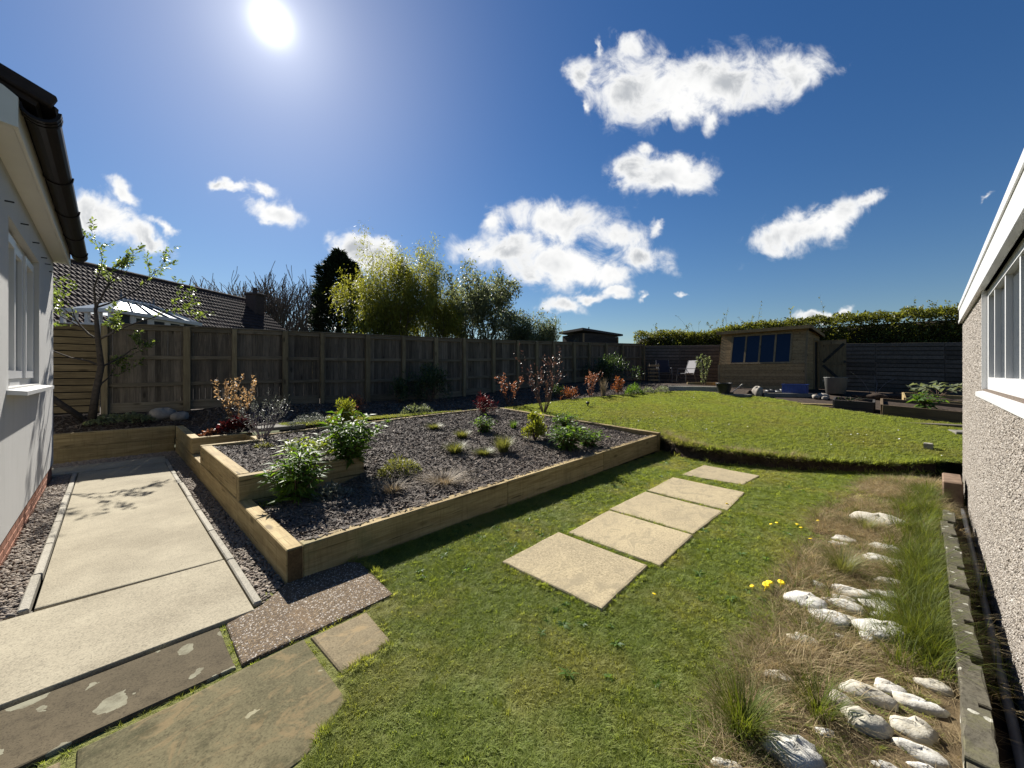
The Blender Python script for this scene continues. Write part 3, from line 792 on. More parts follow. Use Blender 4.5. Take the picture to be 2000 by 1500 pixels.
for k in range(nc):
    a = wx0+.07+k*cw; b_ = a+cw; pr = .03 if k != 1 else .012
    m = MB(); w = .075
    m.box((-.70,a+.004,wz0+.074),(-.665+pr,a+w,wz1-.074)).box((-.70,b_-w,wz0+.074),(-.665+pr,b_-.004,wz1-.074)).box((-.70,a+w,wz0+.074),(-.665+pr,b_-w,wz0+.15)).box((-.70,a+w,wz1-.15),(-.665+pr,b_-w,wz1-.074))
    obj('sash', m.mesh('sash'), M_PVC, win)
    obj('pane', MB().box((-.69,a+w,wz0+.15),(-.682,b_-w,wz1-.15)).mesh('pane'), M_GLASS, win)
obj('sill', MB().prism([(-.7,wz0-.002),(-.49,wz0-.03),(-.49,wz0-.065),(-.7,wz0-.045)], wx0-.1, wx1+.1).mesh('sill'), M_PVC, win)
obj('reveal_board', MB().box((-.8,wx0-.0,wz0),(-.72,wx1,wz1)).mesh('reveal'), M_BLACK, house)  # black sheet behind the panes, painted darkness of the unlit room
g = rng(4)
for y, z in ((5.15,2.95),(5.95,2.98),(6.75,2.99),(7.5,2.98),(7.9,2.98),(8.4,2.97)):
    piece('wall_fixing', house, M_BLACK, (-.58,y,z), (.06,.015,.012), ch=.003)
YE0, YE1 = 4.28, 9.12
piece('soffit', house, M_FASCIA, (-.632,(YE0+YE1)/2,3.245), (.34,YE1-YE0,.018), ch=.003)
piece('fascia', house, M_FASCIA, (-.45,(YE0+YE1)/2,3.31), (.024,YE1-YE0+.05,.19), ch=.004)
obj('box_end', MB().prism([(-.78,3.26),(-.437,3.215),(-.437,3.42),(-.5,3.47),(-.78,3.58)], YE0-.05, YE0).mesh('box_end'), M_FASCIA, house)
# deep-flow gutter as a half round channel with brackets
gm = MB(); n = 9
prof = [(.088*math.cos(math.pi+math.pi*k/n), .085*math.sin(math.pi+math.pi*k/n)) for k in range(n+1)]
prof = prof + [(x*.93, z*.93+.002) for x, z in reversed(prof)]
gm.prism([(-.345+x, 3.41+z) for x, z in prof], YE0-.02, YE1+.13)
gut = obj('gutter', gm.mesh('gutter'), M_GUTTER, house)
for y in (YE0-.003, YE0+.045, YE0+.095, 5.6, 6.7, 7.8, 8.9):
    n_ = MB(); pp = [(x*1.14, z*1.14) for x, z in prof[:n+1]]; pq = [(x*1.01, z*1.01) for x, z in reversed(prof[:n+1])]
    n_.prism([(-.345+x, 3.412+z) for x, z in pp+pq], y-.016, y+.016)
    obj('bracket', n_.mesh('bracket'), M_GUTTER, gut)
# roof slope with three visible courses of tiles
pitch = R(24); ca, sa = math.cos(pitch), math.sin(pitch)
rl = 4.4
Mx = Matrix.Translation((-.33,0,3.455)) @ Matrix.Rotation(pitch, 4, 'Y')     # local -x runs up the slope
Mb = Matrix.Translation((-8.37,0,3.455)) @ Matrix.Rotation(-pitch, 4, 'Y')
roof = obj('roof', MB().box((-rl,YE0,-.05),(-.02,YE1,-.01), Mx).box((.02,YE0,-.05),(rl,YE1,-.01), Mb).mesh('roof'), M_HTILE, house)
tm = MB()
for k in range(8):
    y = -.15+.3*k/8; h0 = .012+.022*math.sin(math.pi*k/4)**2; h1 = .012+.022*math.sin(math.pi*(k+1)/4)**2
    tm.add([(-.42,y,-.03),(-.42,y+.0375,-.03),(0,y+.0375,.0),(0,y,.0),(-.42,y,h0-.03),(-.42,y+.0375,h1-.03),(0,y+.0375,h1),(0,y,h0)], [(0,1,2,3),(4,7,6,5),(2,6,7,3),(0,4,5,1)])
tme = tm.mesh('roof_tile'); tme.materials.append(M_HTILE)
for r in range(4):
    for k in range(16):
        y = YE0+.15+k*.302
        o = obj('tile', tme, None, roof); o.matrix_basis = world_of(roof).inverted() @ (Mx @ Matrix.Translation((.05-r*.35, y, .012+r*.001)))
for r in range(6):
    piece('verge_cap', roof, M_HTILE, Mx @ V(-.14-r*.35, YE0-.02, .03), (.36,.06,.09), (0, pitch-.03, 0), .01)

# ------------------------------------------------------------------ garage with pebbledash wall on the right
garage = thing('garage', 'flat roofed garage with pebbledash wall, white fascia and white framed window', 'garage', (5,-2,0), R(-3.6))
# local frame: x along the wall, y outward; wall face on y=0; the far corner at x=LX
gm_ = Matrix.Translation((8.24,-.83,0)) @ Matrix.Rotation(R(-3.6), 4, 'Z')
garage.matrix_basis = gm_
gx0, gx1, gz0, gz1 = -5.6, -3.06, 1.41, 2.25
m = MB().box((-6.05,-5,-.4),(0,-.2,2.255)).box((-6.05,-.2,-.4),(gx0,0,2.255)).box((gx1,-.2,-.4),(0,0,2.255)).box((gx0,-.2,-.4),(gx1,0,gz0)).box((gx0,-.2,gz1),(gx1,0,2.255))
obj('wall', m.mesh('wall'), plain('garage_render_base', (.13,.105,.085), .95, .1, .3, 60, .8), garage, (0,0,0), local=True)
def chip(seed, n=1):
    g = rng(seed); v = g.normal(size=(8,3)); v /= np.linalg.norm(v, axis=1)[:,None]
    b = np.array([(0,0,1),(1,0,0),(0,1,0),(-1,0,0),(0,-1,0),(0,0,-1)], float)*(1+g.uniform(-.3,.3,(6,1)))
    b[1:5] += g.uniform(-.2,.2,(4,3))
    return mesh_np('chip', b, [(0,1,2),(0,2,3),(0,3,4),(0,4,1),(5,2,1),(5,3,2),(5,4,3),(5,1,4)])
variants('dash', [chip(i) for i in range(8)], M_DASH)
g = rng(31)
def dash_wall(n, x0, x1, z0, z1):
    x = g.uniform(x0, x1, n); z = g.uniform(z0, z1, n)
    k = ~((x > gx0-.03) & (x < gx1+.03) & (z > gz0-.05))
    return x[k], z[k]
xa, za = dash_wall(150000, -6.05, 0, -.25, 2.245)
P = np.column_stack([xa, np.full(len(xa), .001), za])
sc = g.lognormal(-5.32, .26, len(xa)); S = np.column_stack([sc*g.uniform(.8,1.4,len(xa)), sc*g.uniform(.8,1.4,len(xa)), sc*.75])
rot = np.column_stack([np.full(len(xa), -math.pi/2)+g.normal(0,.25,len(xa)), g.normal(0,.25,len(xa)), g.uniform(0,6.28,len(xa))])
# spin about the wall normal first, then tip the chip onto the wall
rot[:,2] = g.normal(0,.3,len(xa)); rot[:,1] = g.uniform(0,6.28,len(xa))
dash = scatter('pebbledash', 'dash', P, rot, S, 3)
dash.parent = garage; dash.matrix_basis = Matrix.Identity(4)
obj('fascia', MB().box((-6.1,-.1,2.25),(.02,.035,2.465)).box((-6.1,.0351,2.43),(.02,.045,2.485)).mesh('fascia'), M_PVC, garage, (0,0,0), local=True)
obj('fascia', MB().box((.0205,-5,2.25),(.045,.0345,2.465)).mesh('fascia'), M_PVC, garage, (0,0,0), local=True)
obj('roof', MB().box((-6.1,-5.1,2.35),(.02,-.1,2.47)).mesh('roof'), M_FELT, garage, (0,0,0), local=True)
obj('drip_strip', MB().box((-6.1,.0351,2.245),(.02,.042,2.285)).mesh('drip'), M_PVC, garage, (0,0,0), local=True)
gw = obj('window', MB().box((gx1-.10,-.09,gz0),(gx1,-.02,gz1)).box((gx0,-.09,gz0),(gx0+.1,-.02,gz1)).box((gx0+.1,-.09,gz1-.06),(gx1-.1,-.02,gz1)).box((gx0+.1,-.09,gz0),(gx1-.1,-.02,gz0+.1)).mesh('window'), M_PVC, garage, (0,0,0), local=True)
obj('lining', MB().box((gx1-.012,-.02,gz0),(gx1,.012,gz1)).mesh('lining'), M_PVC, gw, (0,0,0), local=True)
x = gx1-.1; wds = (.40,.62,.62,.70)
for k, w_ in enumerate(wds):
    obj('mullion', MB().box((x-w_,-.085,gz0+.1),(x-w_+.045,-.025,gz1-.06)).mesh('mullion'), M_PVC, gw, (0,0,0), local=True)
    obj('pane', MB().box((x-w_+.045,-.062,gz0+.1),(x,-.055,gz1-.06)).mesh('pane'), M_GLASS, gw, (0,0,0), local=True)
    x -= w_
obj('sill', MB().prism([(-.09,gz0),(.045,gz0-.025),(.045,gz0-.06),(.03,gz0-.06),(.0,gz0-.045),(-.09,gz0-.045)], 0, 1, Matrix.Translation((gx1+.03,0,0)) @ Matrix.Rotation(R(90),4,'Z') @ Matrix.Scale(2.62,4,(0,1,0))).mesh('sill'), M_PVC, gw, (0,0,0), local=True)
obj('backing', MB().box((gx0,-.199,gz0),(gx1,-.15,gz1)).mesh('backing'), M_BLACK, garage, (0,0,0), local=True)
obj('drain_pipe', MB().tube([(-6.0,.045,-.13),(-.3,.045,-.10)], .02, 10).mesh('pipe', True), M_PIPE, garage, (0,0,0), local=True)

# mossy concrete edging with sockets
edge = thing('concrete_edging', 'row of mossy notched concrete edging lengths retaining the stones beside the garage', 'edging', (5,-.4,0))
g = rng(41); x = 1.75; i = 0
while x < 5.9:
    L = .40+.06*g.random(); rz = math.atan2(-.06,1); cx = x+L/2
    top = .10+.012*g.normal()
    w = .043; n_ = .038
    poly = [(-L/2,-w),(L/2-.075,-w),(L/2-.075,-w+n_),(L/2-.006,-w+n_),(L/2-.006,w),(-L/2,w)]
    M = Matrix.Translation((cx, EDGE_Y(cx)-.05+g.normal()*.006, top)) @ Matrix.Rotation(rz+g.normal()*.012, 4, 'Z')
    o = slab_poly('edging_length', M_KERB, [tuple((M @ V(px_, py_, 0)).xy) for px_, py_ in poly], top-.34, top, edge, 50+i, .0015, .008, .06)
    x += L; i += 1
piece('end_block', edge, plain('brown_block', (.16,.11,.075), .9, .2, .3, 12, .5), (7.45, -.66, .06), (.62,.17,.3), (0,0,R(-4)), .012)
# ------------------------------------------------------------------ plant builders
def leaf_arrays(P, D, L, W, droop=.25, fold=.15, g=None):
    """many folded leaves as one vertex/face array: base P, direction D"""
    P = np.asarray(P, float); D = np.asarray(D, float); n = len(P)
    D = D/np.maximum(np.linalg.norm(D, axis=1, keepdims=True), 1e-9)
    L = np.broadcast_to(np.asarray(L, float), n)[:,None]; W = np.broadcast_to(np.asarray(W, float), n)[:,None]
    up = np.tile((0., 0., 1.), (n, 1)) + (g.normal(0, .45, (n, 3)) if g is not None else 0)
    S = np.cross(D, up); S /= np.maximum(np.linalg.norm(S, axis=1, keepdims=True), 1e-6)
    U = np.cross(S, D)
    v = np.stack([P, P+D*L*.45-S*W*.5+U*W*fold, P+D*L*.45+S*W*.5+U*W*fold, P+D*L*.5, P+D*L-U*L*droop], 1).reshape(-1, 3)
    b = (np.arange(n)*5)[:,None]
    f = np.concatenate([b+np.array([[0,3,1]]), b+np.array([[0,2,3]]), b+np.array([[1,3,4]]), b+np.array([[3,2,4]])], 1).reshape(-1, 3)
    return v, f
def leaves_obj(name, P, D, L, W, mat, parent, g, droop=.25, fold=.15, kind=None):
    v, f = leaf_arrays(P, D, L, W, droop, fold, g)
    o = obj(name, mesh_np(name, v, f, True), mat, None, kind=kind)
    if parent is not None:
        o.parent = parent; o.matrix_basis = world_of(parent).inverted()
    return o
def sub(mb, name, mat, parent, sm=True):
    o = obj(name, mb.mesh(name, sm), mat, None); o.parent = parent; o.matrix_basis = world_of(parent).inverted(); return o
def unit(g, n):
    d = g.normal(size=(n, 3)); return d/np.linalg.norm(d, axis=1, keepdims=True)

def p_leafy(name, label, cat, base, h, sp, ns, L, W, per, mat, seed, stem=M_TWIG, group=None, droop=.35, low=.15, upl=.5):
    """stems rising from the crown, clothed with long leaves"""
    g = rng(seed); t = thing(name, label, cat, base, 0, group); mb = MB(); P = []; D = []; LL = []
    b = Vector(base)
    for i in range(ns):
        az = i*2.4+g.normal()*.3; ln = sp*math.sqrt((i+.5)/ns)*g.uniform(.8,1.1); hh = h*g.uniform(.72,1.05)*(1-.35*(ln/sp)**2)
        d = Vector((math.cos(az), math.sin(az), 0))
        pts = [b+d*ln*u**1.3+Vector((0,0,hh*(u**.85)))+d*.015 for u in (0,.25,.5,.75,1)]
        mb.tube(pts, [.007,.006,.005,.004,.003], 5, False)
        for k in range(per):
            u = low+(1-low)*(k/(per-1))**.8; q = min(3, int(u*4)); w = u*4-q
            p = pts[q].lerp(pts[q+1], w); a2 = az+k*2.4+g.normal()*.3
            P.append(p); D.append((math.cos(a2)+d.x*.3, math.sin(a2)+d.y*.3, upl*(.2+u)+g.normal()*.15)); LL.append(L*(.75+.4*g.random())*(1.05-.35*u))
    sub(mb, 'stems', stem, t); LL = np.array(LL)
    leaves_obj('foliage', P, D, LL, LL*W/L, mat, t, g, droop, .18)
    return t
def p_bush(name, label, cat, base, rx, h, n, L, W, mat, seed, lumps=5, group=None, upb=.6, twig=M_TWIG, cone=0.0, shell=.55):
    """rounded bush of many small leaves with lumpy outline"""
    g = rng(seed); t = thing(name, label, cat, base, 0, group); b = np.array(base, float)
    ld = unit(g, lumps+4); d = unit(g, n); d[:,2] = np.abs(d[:,2])*1.1-.12
    r = 1+.22*np.max(d@ld.T, axis=1)+g.normal(0,.07,n)-.15
    rr = r*(shell+(1-shell)*g.random(n)**.5)
    z = .5+.5*d[:,2]*rr
    taper = 1-cone*np.clip(z, 0, 1)
    P = b+np.column_stack([d[:,0]*rr*rx*taper, d[:,1]*rr*rx*taper, np.clip(h*(.10+.9*(d[:,2]*rr*.56+.44)), .01, None)])
    D = d+g.normal(0,.5,(n,3)); D[:,2] += upb
    mb = MB()
    for i in range(14):
        j = g.integers(n); p = Vector(P[j]); q = Vector(base)
        mb.tube([q, q.lerp(p,.5)+Vector((0,0,.1*h)), p], [.008,.005,.002], 4, False)
    sub(mb, 'stems', twig, t)
    # gather the leaves into irregular sprays of different heights
    ns = lumps*3; sp = np.column_stack([g.normal(0,.5,ns)*rx, g.normal(0,.5,ns)*rx, h*g.uniform(.25,.92,ns)])
    sp[:,:2] *= (1-.75*(sp[:,2]/h)**2)[:,None]*(1-cone*.5*sp[:,2]/h)[:,None]
    w = g.integers(0, ns, n); q = g.random(n)**.5; r_ = rx*g.uniform(.28,.5,ns)[w]
    P = b+sp[w]+unit(g, n)*(q*r_)[:,None]*np.array([1,1,1.15]); P[:,2] = np.maximum(P[:,2], b[2]+.015)
    D = (P-b-sp[w])/rx*1.6+g.normal(0,.4,(n,3)); D[:,2] += upb
    s = g.uniform(.6,1.3,n)
    leaves_obj('foliage', P, D, L*s, W*s, mat, t, g, .2, .15)
    return t
def p_tuft(name, label, cat, base, r, h, n, mat, seed, w=.004, group=None, flop=.5):
    """tuft of fine arching blades"""
    g = rng(seed); t = thing(name, label, cat, base, 0, group)
    o = obj('blades', tuft_mesh(g, n, r, h, w, flop), mat, None); o.parent = t
    return t
def tuft_mesh(g, n, r, h, w, flop=.5, seg=3, root=.25):
    az = g.uniform(0, 2*math.pi, n); q = np.sqrt(g.random(n)); hh = h*g.uniform(.55,1.1,n); fl = flop*g.uniform(.3,1.3,n)
    base = np.column_stack([np.cos(az)*q*r*root, np.sin(az)*q*r*root, np.zeros(n)])
    a2 = az+g.normal(0,.6,n); dr = np.column_stack([np.cos(a2), np.sin(a2), np.zeros(n)]); sd = np.column_stack([-np.sin(a2), np.cos(a2), np.zeros(n)])
    vs_ = []
    for k in range(seg+1):
        u = k/seg
        c = base+dr*(r*(q*.4+fl)*u**1.7)[:,None]*1.0+np.array([0,0,1.])*(hh*(u-.35*np.minimum(fl,1.2)*u**2.2))[:,None]
        ww = w*(1-u**1.5)
        if k < seg: vs_ += [c-sd*ww*.5, c+sd*ww*.5]
        else: vs_ += [c]
    nv = 2*seg+1; v = np.stack(vs_, 1).reshape(-1, 3); b = (np.arange(n)*nv)[:,None]; f = []
    for k in range(seg-1):
        f += [b+np.array([[2*k,2*k+1,2*k+3]]), b+np.array([[2*k,2*k+3,2*k+2]])]
    f.append(b+np.array([[2*seg-2,2*seg-1,2*seg]]))
    return mesh_np('tuft', v, np.concatenate(f, 1).reshape(-1, 3), True)
def branch(g, mb, p, d, L, r, depth, ends, spread=.55, up=.12, nseg=4, kids=(2,4), shrink=.68, sides=6, wig=.12, mid=None, droop=0.0, rmin=0.0):
    pts = [Vector(p)]; rad = [r]; d = Vector(d).normalized()
    for i in range(nseg):
        d = (d+Vector(g.normal(0, wig, 3))+Vector((0,0,up-droop))).normalized()
        pts.append(pts[-1]+d*L/nseg); rad.append(max(r*(1-.55*(i+1)/nseg), rmin))
    mb.tube(pts, rad, max(3, sides), False)
    if depth == 0:
        ends.append((pts, d)); return
    if mid is not None and depth <= mid: ends.append((pts, d))
    n = int(g.integers(kids[0], kids[1]+1))
    for k in range(n):
        u = g.uniform(.45, 1) if k else 1.0
        q = u*nseg; i = min(nseg-1, int(q)); pp = pts[i].lerp(pts[i+1], q-i)
        az = g.uniform(0, 2*math.pi); a = d.cross(Vector((.3,.8,.5))).normalized(); b = d.cross(a)
        nd = d+(a*math.cos(az)+b*math.sin(az))*spread*g.uniform(.6,1.3)
        branch(g, mb, pp, nd, L*shrink*g.uniform(.8,1.15), rad[i]*.66, depth-1, ends, spread, up, nseg, kids, shrink, sides-1, wig, mid, droop, rmin)
def twig_leaves(g, ends, per, jit=.02, out=.6):
    P = []; D = []
    for pts, d in ends:
        for k in range(per):
            q = g.uniform(.1, 1)*(len(pts)-1); i = min(len(pts)-2, int(q))
            P.append(pts[i].lerp(pts[i+1], q-i)+Vector(g.normal(0, jit, 3)))
            D.append(Vector(g.normal(0, 1, 3))*out+(pts[i+1]-pts[i]).normalized())
    return np.array([tuple(x) for x in P]), np.array([tuple(x) for x in D])
def p_twiggy(name, label, cat, base, h, ns, lean, depth, per, L, W, mat, seed, twig=M_TWIG, r=.007, group=None, spread=.5, kids=(1,3), shrink=.6, up=.08):
    g = rng(seed); t = thing(name, label, cat, base, 0, group); mb = MB(); ends = []
    for i in range(ns):
        az = i*2.4+g.normal()*.4; d = Vector((math.cos(az)*lean, math.sin(az)*lean, 1))
        branch(g, mb, Vector(base)+Vector((math.cos(az),math.sin(az),0))*.03, d, h*g.uniform(.4,.62), r, depth, ends, spread, up, 4, kids, shrink, 5, .09, 9)
    sub(mb, 'stems', twig, t)
    if per:
        P, D = twig_leaves(g, ends, per, .008)
        s = g.uniform(.7, 1.3, len(P))
        leaves_obj('foliage', P, D, L*s, W*s, mat, t, g, .15, .15)
    return t
def p_mat(name, label, cat, base, rx, ry, h, n, L, W, mat, seed, rz=0.0):
    """low spreading mat"""
    g = rng(seed); t = thing(name, label, cat, base, 0)
    a = g.uniform(0, 6.283, n); q = np.sqrt(g.random(n)); x = np.cos(a)*q*rx; y = np.sin(a)*q*ry
    X = x*math.cos(rz)-y*math.sin(rz); Y = x*math.sin(rz)+y*math.cos(rz)
    z = h*(1-q**2.5)*g.uniform(.5,1.05,n)*(1+.4*vnoise(X+base[0], Y+base[1], 9))
    D = np.column_stack([np.cos(a)*.6, np.sin(a)*.6, np.full(n, .9)])+g.normal(0,.45,(n,3))
    s = g.uniform(.7,1.25,n)
    leaves_obj('foliage', np.column_stack([X+base[0], Y+base[1], z+base[2]]), D, L*s, W*s, mat, t, g, .2, .15)
    return t

L_EUPH = leaf('euphorbia_leaf', (.06,.115,.025), (.10,.165,.035), .5, .5, .2, (1.7,1.7,.45))
L_EUPHTOP = leaf('lime_leaf', (.16,.20,.03), (.22,.27,.04), .5, .45, .3, (1.4,1.4,.5))
L_PEONY = leaf('peony_leaf', (.055,.105,.028), (.10,.155,.04), .48, .5, .22, (1.6,1.6,.5))
L_YELLOW = leaf('golden_leaf', (.17,.19,.03), (.26,.27,.05), .45, .5, .3, (1.3,1.3,.5))
L_OLIVE = leaf('olive_tuft_leaf', (.12,.13,.045), (.19,.19,.07), .4, .5, .3)
L_GREY = leaf('silver_leaf', (.11,.125,.105), (.19,.20,.18), .3, .5, .4, (1.1,1.1,.9))
L_DKGREEN = leaf('dark_green_leaf', (.03,.055,.022), (.055,.085,.03), .35, .35, .45)
L_RED = leaf('red_leaf', (.05,.011,.012), (.085,.02,.018), .35, .45, .3, (1.7,.8,.8))
L_ORANGE = leaf('orange_leaf', (.19,.075,.03), (.27,.125,.05), .45, .45, .3, (1.4,1.0,.6))
L_BRONZE = leaf('bronze_leaf', (.16,.08,.055), (.24,.13,.08), .45, .4, .4, (1.5,1.1,.8))
L_PEACH = leaf('peach_leaf', (.26,.175,.10), (.36,.27,.165), .5, .45, .3, (1.3,1.1,.8))
L_PURPLE = leaf('purple_bud_leaf', (.085,.05,.035), (.15,.10,.065), .35, .4, .4, (1.4,1.0,1.0))
L_DRY = leaf('dry_grass_leaf', (.23,.18,.12), (.33,.27,.18), .35, .6, .2, (1.1,1,.8))
L_APPLE = leaf('young_apple_leaf', (.10,.15,.035), (.16,.20,.06), .5, .4, .4)
L_WILLOW = leaf('willow_leaf', (.165,.185,.04), (.25,.265,.06), .58, .5, .3, (1.3,1.2,.5))
L_PALE = leaf('whitebeam_leaf', (.12,.14,.08), (.22,.24,.16), .45, .5, .35, (1.2,1.2,.8))
L_CONIFER = leaf('conifer_spray', (.014,.024,.014), (.026,.04,.02), .12, .6, .2)
L_HEDGE = leaf('hedge_leaf', (.085,.105,.028), (.16,.17,.05), .45, .45, .3, (1.5,1.4,.5), (.5,1.4))
L_SHRUB = leaf('grey_green_leaf', (.13,.16,.09), (.2,.22,.13), .45, .5, .3, (1.2,1.2,.7))

def mp(px, py):
    d = 2.5
    while d < 14:
        p = FWD*d+RGT*((px-1000)/751*d)
        if EYE-(py-730)*d/751 <= float(zmulch(p.x, p.y)): break
        d += .01
    return (p.x, p.y, float(zmulch(p.x, p.y))-.01)
def gpu(px, py):
    d = 5.0
    while d < 30:
        p = FWD*d+RGT*((px-1000)/751*d)
        if EYE-(py-730)*d/751 <= zup1(p.x, p.y): break
        d += .02
    return (p.x, p.y, zup1(p.x, p.y)-.03)
def B3(x, y, dz=-.03): return (x, y, zup1(x, y)+dz)

# ---- plants of the raised bed
p_leafy('euphorbia', 'tall leafy green perennial overhanging the low front corner of the mulch bed', 'plant', mp(578,985), .60, .27, 24, .19, .038, 24, L_EUPH, 101, droop=.35)
p_leafy('euphorbia', 'broad leafy green perennial in the mulch behind the front corner plant', 'plant', mp(682,930), .66, .40, 34, .17, .052, 19, L_EUPH, 102, droop=.35)
p_leafy('lime_perennial', 'low lime topped perennial between the two leafy green plants', 'plant', mp(598,925), .40, .30, 28, .11, .036, 14, L_EUPHTOP, 103, upl=.6)
p_bush('dwarf_conifer', 'small golden dwarf conifer at the back edge of the mulch bed', 'shrub', mp(672,850),   .27, .58, 3400, .055, .017, L_YELLOW, 104, 7, cone=.8, upb=.9)
p_mat('silver_perennial', 'small silver leaved cushion in front of the leafy green plants', 'plant', mp(650,972), .22, .2, .13, 600, .05, .017, L_GREY, 105)
p_mat('golden_cushion', 'low olive green cushion right of the silver one', 'plant', mp(780,925), .27, .2, .16, 1000, .055, .013, L_OLIVE, 106)
for k, (px, py, r, h, lb) in enumerate([(890,886,.24,.22,'olive green tuft in the middle of the mulch, in front of a smaller tuft'),(903,857,.2,.2,'olive tuft left of the round dark green plant in the mulch'),(848,840,.22,.18,'olive tuft nearest the back edge of the mulch bed'),(983,884,.24,.32,'thin olive tuft in front of the golden green bush'),(945,890,.22,.15,'low lime tuft near the front timber of the mulch bed')]):
    p_tuft('ornamental_tuft', lb, 'plant', mp(px, py), r, h, 420, L_OLIVE, 110+k, .009, 'tufts in the bark mulch', .55)
p_leafy('dark_perennial', 'compact dark green clump near the middle of the mulch bed', 'plant', mp(946,844), .31, .24, 24, .12, .045, 10, L_PEONY, 116)
p_mat('creeping_plant', 'small green patch beside the timber end of the upper terrace', 'plant', mp(522,988), .13, .08, .05, 200, .035, .014, L_EUPHTOP, 117)
p_mat('creeping_plant', 'small yellow green patch on the upper terrace of the mulch bed', 'plant', mp(515,875), .14, .1, .07, 260, .04, .013, L_OLIVE, 118)
p_bush('golden_bush', 'rounded golden green bush in the far half of the mulch bed', 'shrub', mp(1045,862), .22, .50, 2400, .055, .024, L_YELLOW, 119, 5, upb=.9)
p_leafy('peony', 'clump of broad green leaves at the right end of the mulch bed', 'plant', mp(1108,880), .47, .36, 40, .17, .052, 11, L_PEONY, 120)
p_leafy('peony', 'pale green leafy clump behind the broad leaved one at the right end', 'plant', mp(1104,838), .36, .3, 28, .16, .047, 9, L_PEONY, 121)
p_leafy('peony', 'lower leafy clump nearest the right end timber of the mulch bed', 'plant', mp(1150,872), .32, .28, 26, .14, .044, 9, L_PEONY, 122)
p_tuft('dry_grass', 'small dead brown grass tuft nearest the front timber of the mulch', 'plant', mp(765,964), .22, .2, 220, L_DRY, 123, .005, flop=.8)
p_tuft('dry_grass', 'wispy dead brown grass in front of the olive tufts in the mulch', 'plant', mp(868,945), .32, .2, 260, L_DRY, 124, .005, flop=1.0)
p_tuft('small_perennial', 'little green shoot cluster left of the golden green bush', 'plant', mp(1003,838), .16, .22, 90, L_PEONY, 125, .016, flop=.4)
p_tuft('small_perennial', 'tiny green shoots beside the back timber of the mulch bed', 'plant', mp(757,826), .14, .12, 70, L_EUPH, 126, .012, flop=.4)
p_twiggy('bare_sapling', 'thin bare brown twig standing by the right end timber of the bed', 'shrub', mp(1203,836), .42, 4, .35, 1, 3, .025, .012, L_BRONZE, 127, r=.004)
p_twiggy('silver_shrub', 'leafless silver twigged shrub beside the garden steps', 'shrub', mp(512,858), .74, 22, .75, 2, 4, .03, .010, L_GREY, 128, M_TWIGGREY, .007, kids=(2,3))
# ---- plants of the border in front of the board fence
p_twiggy('golden_spiraea', 'spiraea with upright shoots of peach coloured young leaves in the left border', 'shrub', gpu(462,826), 1.05, 17, .6, 1, 20, .05, .027, L_PEACH, 130, r=.006, kids=(1,2), up=.2)
p_mat('red_heuchera', 'low red leaved clump below the peach coloured spiraea', 'plant', gpu(462,838), .28, .22, .22, 420, .07, .05, L_RED, 131)
p_mat('bronze_heuchera', 'small bronze clump at the edge of the left border', 'plant', gpu(410,848), .16, .13, .1, 160, .05, .04, L_BRONZE, 132)
p_mat('thyme_mat', 'low silvery mat beside the narrow grass strip', 'plant', gpu(608,829), .48, .24, .18, 2200, .035, .009, L_GREY, 133, -.1)
p_bush('bronze_shrub', 'small bronze shrub behind the golden dwarf conifer', 'shrub', gpu(692,806), .34, .34, 700, .06, .026, L_BRONZE, 134, 5)
p_bush('red_acer', 'red leaved acer between the grass strip and the far bed corner', 'shrub', gpu(945,808), .33, .46, 800, .08, .018, L_RED, 135, 5)
p_twiggy('amelanchier', 'open twiggy shrub with sparse bronze leaves where the lawn meets the border', 'shrub', gpu(1062,806), 1.6, 13, .5, 2, 4, .055, .03, L_PURPLE, 136, r=.011, kids=(2,3), up=.12)
p_twiggy('bronze_rose', 'bronze leaved rose bush left of the open twiggy shrub', 'shrub', gpu(995,790), .85, 8, .5, 2, 8, .06, .036, L_BRONZE, 137, r=.008)
p_bush('orange_spiraea', 'bright orange red mound at the lawn edge', 'shrub', gpu(1113,779), .30, .32, 900, .045, .022, L_ORANGE, 138, 5)
p_twiggy('bronze_shrub', 'upright bronze shrub right of the orange mound', 'shrub', gpu(1153,773), .8, 9, .35, 2, 9, .05, .03, L_BRONZE, 139, r=.008)
p_tuft('dried_flower_stems', 'pale dried upright stems beside the bronze shrub', 'plant', gpu(1178,773), .26, .62, 130, L_DRY, 140, .012, flop=.18)
p_bush('orange_spiraea', 'upright orange shrub near the far corner of the lawn', 'shrub', gpu(1207,771), .19, .58, 700, .05, .026, L_ORANGE, 141, 4)
p_mat('green_cushion', 'dark green cushion right of the upright orange shrub', 'plant', gpu(1238,769), .34, .28, .32, 900, .06, .022, L_EUPH, 142)
p_mat('green_cushion', 'smaller grey green cushion along the far lawn edge', 'plant', gpu(1266,767), .26, .2, .22, 450, .05, .02, L_SHRUB, 143)
p_mat('green_cushion', 'last low cushion before the concrete kerb at the far lawn edge', 'plant', gpu(1293,766), .3, .24, .26, 450, .05, .02, L_SHRUB, 144)
p_bush('green_perennial', 'dark green clump left of the bright orange mound', 'plant', gpu(1088,776), .22, .4, 350, .1, .025, L_DKGREEN, 145, 4)
p_bush('dark_shrub', 'dark evergreen shrub in the shade of the board fence', 'shrub', B3(6.6,9.7), .72, 1.0, 2600, .09, .03, L_DKGREEN, 146, 6)
p_bush('dark_shrub', 'smaller dark shrub left of the large one under the board fence', 'shrub', B3(5.7,9.9), .4, .65, 1300, .08, .03, L_DKGREEN, 147, 5)
p_bush('dark_shrub', 'dark shrub in the far corner of the board fence', 'shrub', B3(14.4,8.2), .95, .95, 2600, .1, .035, L_DKGREEN, 148, 6)
